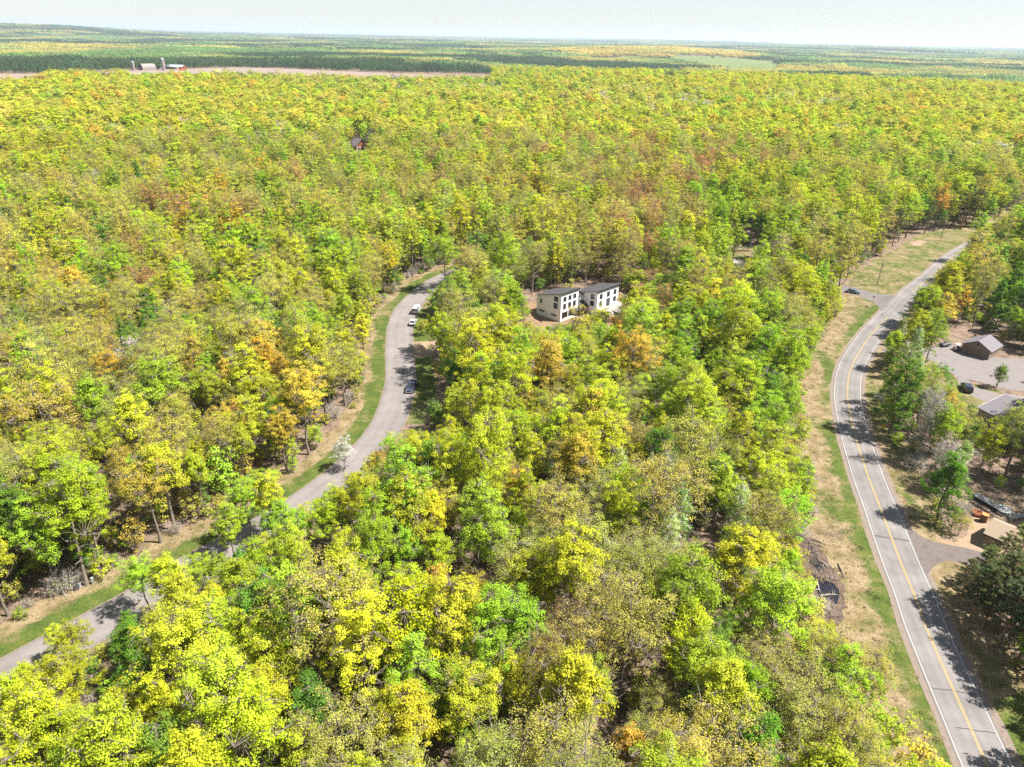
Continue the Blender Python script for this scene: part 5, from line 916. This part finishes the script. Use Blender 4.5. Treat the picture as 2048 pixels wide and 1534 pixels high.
q = P(1889, 692); t = thing('trailer', 'low dark covered trailer left of the utility cart', 'trailer', (q[0], q[1], .02), math.radians(25)); MB().prism_x([(-.8, .3), (.8, .3), (.75, .8), (.3, 1.05), (-.3, 1.05), (-.75, .8)], -1.7, 1.7).build('cover', flat('dark_tarp', (.03, .035, .045), .5, noise=.2), t); MB().tube([(1.7, 0, .4), (3.0, 0, .38)], .05, 6).build('drawbar', M_BLACK, t)
for s in (-1, 1): MB().tube([(0, s * .86 - .1, .3), (0, s * .86 + .1, .3)], .3, 12).build('wheel', M_BLACK, t)

# ------------------------------------------------------------------ the sand yard
def stack(name, label, cat, a, b, z0, h, wd, m, n, group=None):
    a, b = np.array(a), np.array(b); d = b - a; L = np.linalg.norm(d); t = thing(name, label, cat, (a[0], a[1], z0), math.atan2(d[1], d[0]), group); rg = random.Random(int(L * 100))
    for k in range(n): o = (k + .5) / n * wd - wd / 2; MB().box(rg.uniform(0, .3), L - rg.uniform(0, .4), o - wd / n * .42, o + wd / n * .42, 0, h * rg.uniform(.8, 1.1)).build('bar' if n > 2 else 'beam', m, t)
    return t
a_, b_ = P(1950, 988, .8), P(2012, 1024, .8); dv = (b_ - a_) / np.linalg.norm(b_ - a_); nv = np.array([-dv[1], dv[0]])
t = stack('trailer_rack', 'long black flat trailer loaded with bright metal bars behind the white tank', 'trailer', a_, b_, .75, .14, 1.5, M_STEEL, 5); L2 = float(np.linalg.norm(b_ - a_)); MB().box(-.2, L2 + .3, -.8, .8, -.25, -.05).build('deck', M_BLACK, t)
for x in (L2 * .3, L2 * .75):
    for s in (-1, 1): MB().tube([(x, s * .85 - .12, -.4), (x, s * .85 + .12, -.4)], .35, 12).build('wheel', M_BLACK, t)
stack('timber_beam', 'dark long beams lying along the front of the metal trailer', 'beam', a_ - nv * 1.9 + dv * .8, a_ - nv * 1.9 + dv * 4.8, .02, .35, .8, M_WOOD, 2)
q = P(2006, 1025); t = thing('round_tank', 'white round tank with a stained flat lid on the sand yard', 'tank', (q[0], q[1], .02)); MB().cyl((0, 0), 1.42, 0, .8, 28).build('tank_wall', M_PWHITE, t)
lid = ramp_mat('stained_lid', [(.36, (.2, .19, .18)), (.46, (.34, .335, .33)), (.7, (.4, .395, .39))], .9, .6); MB().tube([(0, 0, .802), (0, 0, .86), (0, 0, .93)], [1.47, 1.47, 1.1], 28).build('lid', lid, t)
q = P(2035, 1036); t = thing('debris_heap', 'grey crumpled sheet heap right of the white round tank', 'heap', (q[0], q[1], .02)); rg = random.Random(8)
for k in range(9): x, y = rg.uniform(-1.3, 1.3), rg.uniform(-.9, .9); MB().hexa([(x - .6, y - .4, rg.uniform(0, .2)), (x + .6, y - .4, rg.uniform(0, .4)), (x + .5, y + .4, rg.uniform(0, .4)), (x - .5, y + .4, rg.uniform(0, .2)), (x - .6, y - .4, .45 + rg.random() * .3), (x + .6, y - .4, .5 + rg.random() * .3), (x + .5, y + .4, .5), (x - .5, y + .4, .55)]).build('sheet', M_STEEL if k % 2 else M_CONC, t)
q = P(1966, 1043); t = thing('rusty_drum', 'upright rusty drum with orange top at the end of the pipe bundle', 'drum', (q[0], q[1], .02)); MB().cyl((0, 0), .62, 0, 1.55, 18).build('barrel', flat('dark_rust', (.12, .06, .04), .8, noise=.3), t); MB().tube([(0, 0, 1.552), (0, 0, 1.62)], .6, 18).build('lid', flat('orange_rust', (.55, .19, .05), .8, noise=.25), t)
for k in (.5, 1.05): MB().cyl((0, 0), .65, k, k + .06, 18).build('hoop', M_RUST, t)
a_, b_ = P(1949, 1024), P(1961, 1038); d = b_ - a_; t = thing('pipe_bundle', 'bundle of rusty pipes stacked beside the orange topped drum', 'pipes', (a_[0], a_[1], .02), math.atan2(d[1], d[0])); LL = float(np.linalg.norm(d))
for k in range(6):
    for j in range(2): MB().tube([(0, (k - 2.5) * .3, .2 + j * .3), (LL * (.8 + .04 * k), (k - 2.5) * .3, .2 + j * .3)], .13, 7).build('pipe', M_RUST, t)
def simple_post(name, label, cat, q, h, r, m):
    o = MB().tube([(0, 0, -.05), (0, 0, h)], [r, r * .8], 8).build(name, m); o.location = (q[0], q[1], 0); o['label'] = label; o['category'] = cat; return o
simple_post('post', 'slim grey pole standing at the corner of the sand yard', 'pole', P(1936, 1015), 3.0, .06, M_POLE)
simple_post('survey_stake', 'short stake leaning plank at the mouth of the gravel entrance', 'stake', P(1863, 1074), .5, .08, M_WOOD)

# ------------------------------------------------------------------ roadside things
def utility_pole(q, h, label, arm=True):
    t = thing('utility_pole', label, 'utility pole', (q[0], q[1], 0), math.radians(40), 'poles beside the county road'); MB().tube([(0, 0, -.1), (0, 0, h)], [.16, .11], 8).build('pole', M_POLE, t)
    if arm:
        MB().box(-1.1, 1.1, -.17, -.08, h - .75, h - .6).build('crossarm', M_POLE, t)
        for x in (-1.0, 0, 1.0): MB().tube([(x, -.12, h - .6), (x, -.12, h - .42)], .05, 6).build('insulator', M_LAMP, t)
    MB().tube([(0, -.32, h - 2.3), (0, -.32, h - 1.4)], .19, 10).build('transformer', M_STEEL, t)
utility_pole(P(1754, 571), 9.6, 'wooden utility pole in the corner field casting a shadow to the left'); utility_pole(P(1881, 481), 9.6, 'wooden utility pole at the far end of the corner field')
q = P(1763, 868); t = thing('road_sign', 'yellow diamond curve sign on the right verge of the county road', 'road sign', (q[0], q[1], 0), math.radians(4)); MB().tube([(0, 0, -.1), (0, 0, 2.9)], .04, 6).build('post', M_STEEL, t)
pl = MB(); pl.prism_y([(0, 1.5), (.62, 2.12), (0, 2.74), (-.62, 2.12)], -.07, -.045); pl = pl.build('sign_plate', M_SIGNY, t); MB().prism_y([(-.16, 1.8), (-.04, 1.8), (-.04, 2.12), (.1, 2.3), (.2, 2.22), (.22, 2.52), (-.06, 2.44), (.02, 2.37), (-.16, 2.15)], -.078, -.072).build('curve_arrow', M_BLACK, pl)
q = P(1744, 607); t = thing('road_sign', 'thin sign post at the corner of the side street, seen edge on', 'road sign', (q[0], q[1], 0), math.radians(100)); MB().tube([(0, 0, -.1), (0, 0, 2.8)], .045, 6).build('post', M_STEEL, t); MB().tube([(0, -.05, 2.35), (0, -.075, 2.35)], .38, 8).build('sign_plate', M_TAIL, t)
def box_thing(name, label, q, sx, sy, sz, m, rz=.3, lidm=None, group=None):
    t = thing(name, label, 'utility box', (q[0], q[1], 0), rz, group); MB().box(-sx / 2, sx / 2, -sy / 2, sy / 2, 0, sz).build('cabinet', m, t); MB().prism_x([(-sy / 2 - .03, sz + .002), (sy / 2 + .03, sz + .002), (sy / 2 - .05, sz + .1), (-sy / 2 + .05, sz + .1)], -sx / 2 - .03, sx / 2 + .03).build('lid', lidm or m, t); return t
M_BOXG = flat('pale_green_cabinet', (.22, .27, .22), .5, noise=.08)
box_thing('utility_box', 'low pale grey utility box in the dry grass left of the lane', P(157, 1176), .75, .7, .7, flat('pale_grey_cabinet', (.34, .35, .37), .5, noise=.08))
box_thing('utility_box', 'slim pale green utility pedestal beside the low grey box', P(187, 1167), .35, .35, 1.15, M_BOXG, .6)
box_thing('utility_box', 'small pale utility box on the verge by the top bend of the lane', P(816, 551), .6, .6, .8, M_BOXG); box_thing('utility_box', 'smaller utility pedestal right of the pale box at the top bend', P(824, 549), .4, .4, .7, M_PWHITE)
box_thing('utility_box', 'white and black marker box in the grass near the side street corner', P(1734, 615), .7, .5, .5, M_PWHITE, .1, M_BLACK)
# block wall on the lawn
a_, b_ = P(1451, 503.5), P(1497, 503.5); d = b_ - a_; LL = float(np.linalg.norm(d)); t = thing('block_wall', 'low tan block wall planted with pale stones at the edge of the small lawn', 'wall', (a_[0], a_[1], 0), math.atan2(d[1], d[0]))
bk = MB().box(-.24, .24, -.2, .2, 0, .52); me = None
for k in range(int(LL / .52)):
    for j in range(2):
        if me is None: o = bk.build('block', flat('tan_block', (.34, .24, .14), .85, noise=.2), t); me = o.data
        else: o = link('block', me, t)
        o.location = (.26 + k * .52 + (.05 if j else 0), 0, .55 * j)
rg = random.Random(3)
for k in range(9): x = 1.5 + k * .85; MB().tube([(x, .6, .8), (x, .6, 1.1), (x, .6, 1.5 + rg.random() * .4)], [.3, .34, .16], 8).build('stone', M_STONE if k % 3 else flat('bluish_stone', (.5, .55, .66), .8, noise=.1), t)
MB().box(0, LL, .25, 1.3, 0, .8).build('planting_bed', M_DIRT, t)
# spruces behind the wall
for k, (u, v, s, lb) in enumerate([(1474, 500, .55, 'larger dark spruce behind the left end of the block wall'), (1489, 498, .38, 'smallest spruce behind the middle of the block wall'), (1501, 499, .5, 'narrow blue-green spruce at the right end of the block wall')]):
    q = P(u, v) + np.array([0, 2.0]); p = PROTO['spruce_tree', 0][k]; e = thing('spruce_tree', lb, 'tree', (q[0], q[1], 0), k, 'spruces of the wood'); e.scale = (s * .9, s * .9, s); link('trunk', p['wood'], e); c = link('crown', p['leaf'], e); c.color = (.055, .10, .06, 1)
# fallen wood about the ditch
rg = random.Random(12)
LOGS = [((1608, 1083), (1650, 1096), 'dark fallen trunk lying above the head of the ditch'), ((1622, 1078), (1652, 1091), 'second dark trunk beside the head of the ditch'), ((1640, 1123), (1658, 1137), 'pale branch lying across the narrow ditch'), ((1626, 1150), (1676, 1160), 'bleached trunk in the brush dam of the ditch'), ((1622, 1146), (1672, 1171), 'brown trunk on the lower side of the brush dam'), ((1640, 1193), (1674, 1191), 'thin bleached log floating across the dark water'), ((1676, 1128), (1690, 1158), 'leaning dark pole in the dry grass right of the ditch'), ((1634, 1166), (1640, 1186), 'pale snag standing in the upper edge of the dark water'), ((560, 1330), (590, 1310), 'fallen log in the open shade of the lower left wood')]
for a_, b_, lb in LOGS:
    a_, b_ = P(*a_), P(*b_); d = b_ - a_; L = float(np.linalg.norm(d)); t = thing('fallen_log', lb, 'log', (a_[0], a_[1], .12), math.atan2(d[1], d[0]), 'fallen wood by the ditch'); pale = False; BK = BARK_GREY if 'pale' in lb or 'bleached' in lb else BARK
    MB().tube([(0, 0, 0), (L * .5, rg.uniform(-.15, .15), .12), (L, 0, .05)], [.15, .12, .05], 7).build('stem', BK, t)
    for k in range(3): x = L * rg.uniform(.4, .9); MB().tube([(x, 0, .08), (x + .5, rg.choice((-1, 1)) * rg.uniform(.5, 1.1), .25)], [.05, .015], 5).build('branch', BK, t)
br = Acc(); rn = np.random.RandomState(3)
for (u, v, su, sv, n_) in ((1650, 1156, 26, 10, 260), (1622, 1110, 16, 26, 200), (1606, 1082, 12, 12, 120), (1662, 1225, 14, 16, 120), (1665, 1075, 40, 16, 130)):
    c_ = np.array([P(u + rn.randn() * su * .5, v + rn.randn() * sv * .5) for _ in range(n_)]); az = rn.rand(n_) * 3.14; L = rn.uniform(.5, 2.0, n_); z = rn.uniform(.04, .5, n_)
    br.blade(np.column_stack([c_, z]), np.column_stack([c_ + np.stack([np.cos(az) * L, np.sin(az) * L], 1), np.maximum(.03, z + rn.randn(n_) * .2)]), .06)
wv, wf, *_r = br.arrays(); link('brush', mesh_np('brush', wv, [wf], [flat('dead_twigs', (.17, .125, .095), .95, noise=.5, nscale=1.5)]), kind='stuff')

# ------------------------------------------------------------------ the far farm and houses
def at(u, v, dz=0): q = P(u, v); return (q[0], q[1], float(terrain(*q)) + dz)
q = at(286, 141); t = thing('barn', 'round roofed grey barn with a dark open end beside the ploughed field', 'barn', q, math.radians(55)); n_ = 12; pr = [(0, 0), (16, 0)] + [(8 + 8 * math.cos(a), 4 + 9 * math.sin(a)) for a in np.linspace(0, math.pi, n_)]
MB().prism_x(pr, 0, 30).build('roof', flat('old_barn_roof', (.22, .185, .178), .8, noise=.1), t); MB().prism_x([(8 + (y - 8) * .86, .0 + z * .9) for y, z in pr], -.3, -.01).build('end_wall', M_DARK, t); MB().box(-.5, -.32, 5, 11, 0, 6).build('door', M_WOOD, t)
for u, v, r_, h_, lb in ((328.5, 142, 3.4, 23, 'tall grey silo standing right of the round barn'), (268.5, 142, 2.6, 17, 'shorter silo left of the round barn')):
    q = at(u, v); t = thing('silo', lb, 'silo', q, 0, 'farm silos'); m_ = flat('silo_concrete', (.24, .2, .185), .8, noise=.12); MB().cyl((0, 0), r_, 0, h_, 16).build('tower', m_, t); MB().tube([(0, 0, h_), (0, 0, h_ + r_ * .5), (0, 0, h_ + r_ * .8)], [r_ * 1.02, r_ * .75, .2], 16).build('dome', M_STEEL, t)
q = at(364, 139); t = gable('cattle_shed', 'long low farm shed with a pale blue-white roof', 'shed', q, math.radians(75), 18, 62, 5, 4, M_RED, flat('pale_metal_roof', (.30, .33, .36), .5, noise=.05), .6); MB().box(3, 7, -.3, -.05, 0, 4).build('door', M_DARK, t)
q = at(366, 142); t = thing('farm_machine', 'orange-red farm machine parked below the long shed', 'farm machine', q, .3); MB().box(-9, 9, -2, 2, 1.2, 4.2).build('body', flat('machine_red', (.62, .13, .05), .6), t); MB().box(4, 8, -1.6, 1.6, 4.2, 6).build('cab', M_GLASS, t)
for x in (-6, 6): MB().tube([(x, -2.4, 1.3), (x, 2.4, 1.3)], 1.3, 10).build('wheel', M_BLACK, t)
for u, v, lb, nm, W_ in ((318, 139.5, 'small white farm hut between silo and barn', 'hut', 6), (347, 139, 'pale grey farmhouse beside the long shed', 'house', 9), (238, 142, 'white round topped tank hut left of the farm', 'hut', 6), (1118, 113, 'leftmost white farm building beyond the far wood', 'house', 16), (1140, 114, 'white building right of the leftmost far one', 'house', 16), (1186, 107, 'white house beside the dark far conifer block', 'house', 14), (1228, 107, 'white far house in the green opening', 'house', 14), (1243, 108, 'rightmost white house of the far green opening', 'house', 14), (1498, 114, 'cream house at the top of the far hay field', 'house', 16), (1422, 113, 'low grey house left of the far hay field top', 'house', 18), (1868, 138, 'tiny white house in the far woods at right', 'house', 10)):
    q = at(u, v); t = gable(nm, lb, 'house' if nm == 'house' else 'hut', q, math.radians(random.Random(u).uniform(-25, 25)), W_, W_ * .8, W_ * .35, W_ * .22, M_PWHITE if 'white' in lb else M_CREAM, M_ROOFG if 'grey' in lb else flat('light_roof', (.3, .28, .275), .7), W_ * .04); MB().box(W_ * .4, W_ * .55, -.2, -.02, 0, W_ * .26).build('door', M_DARK, t)
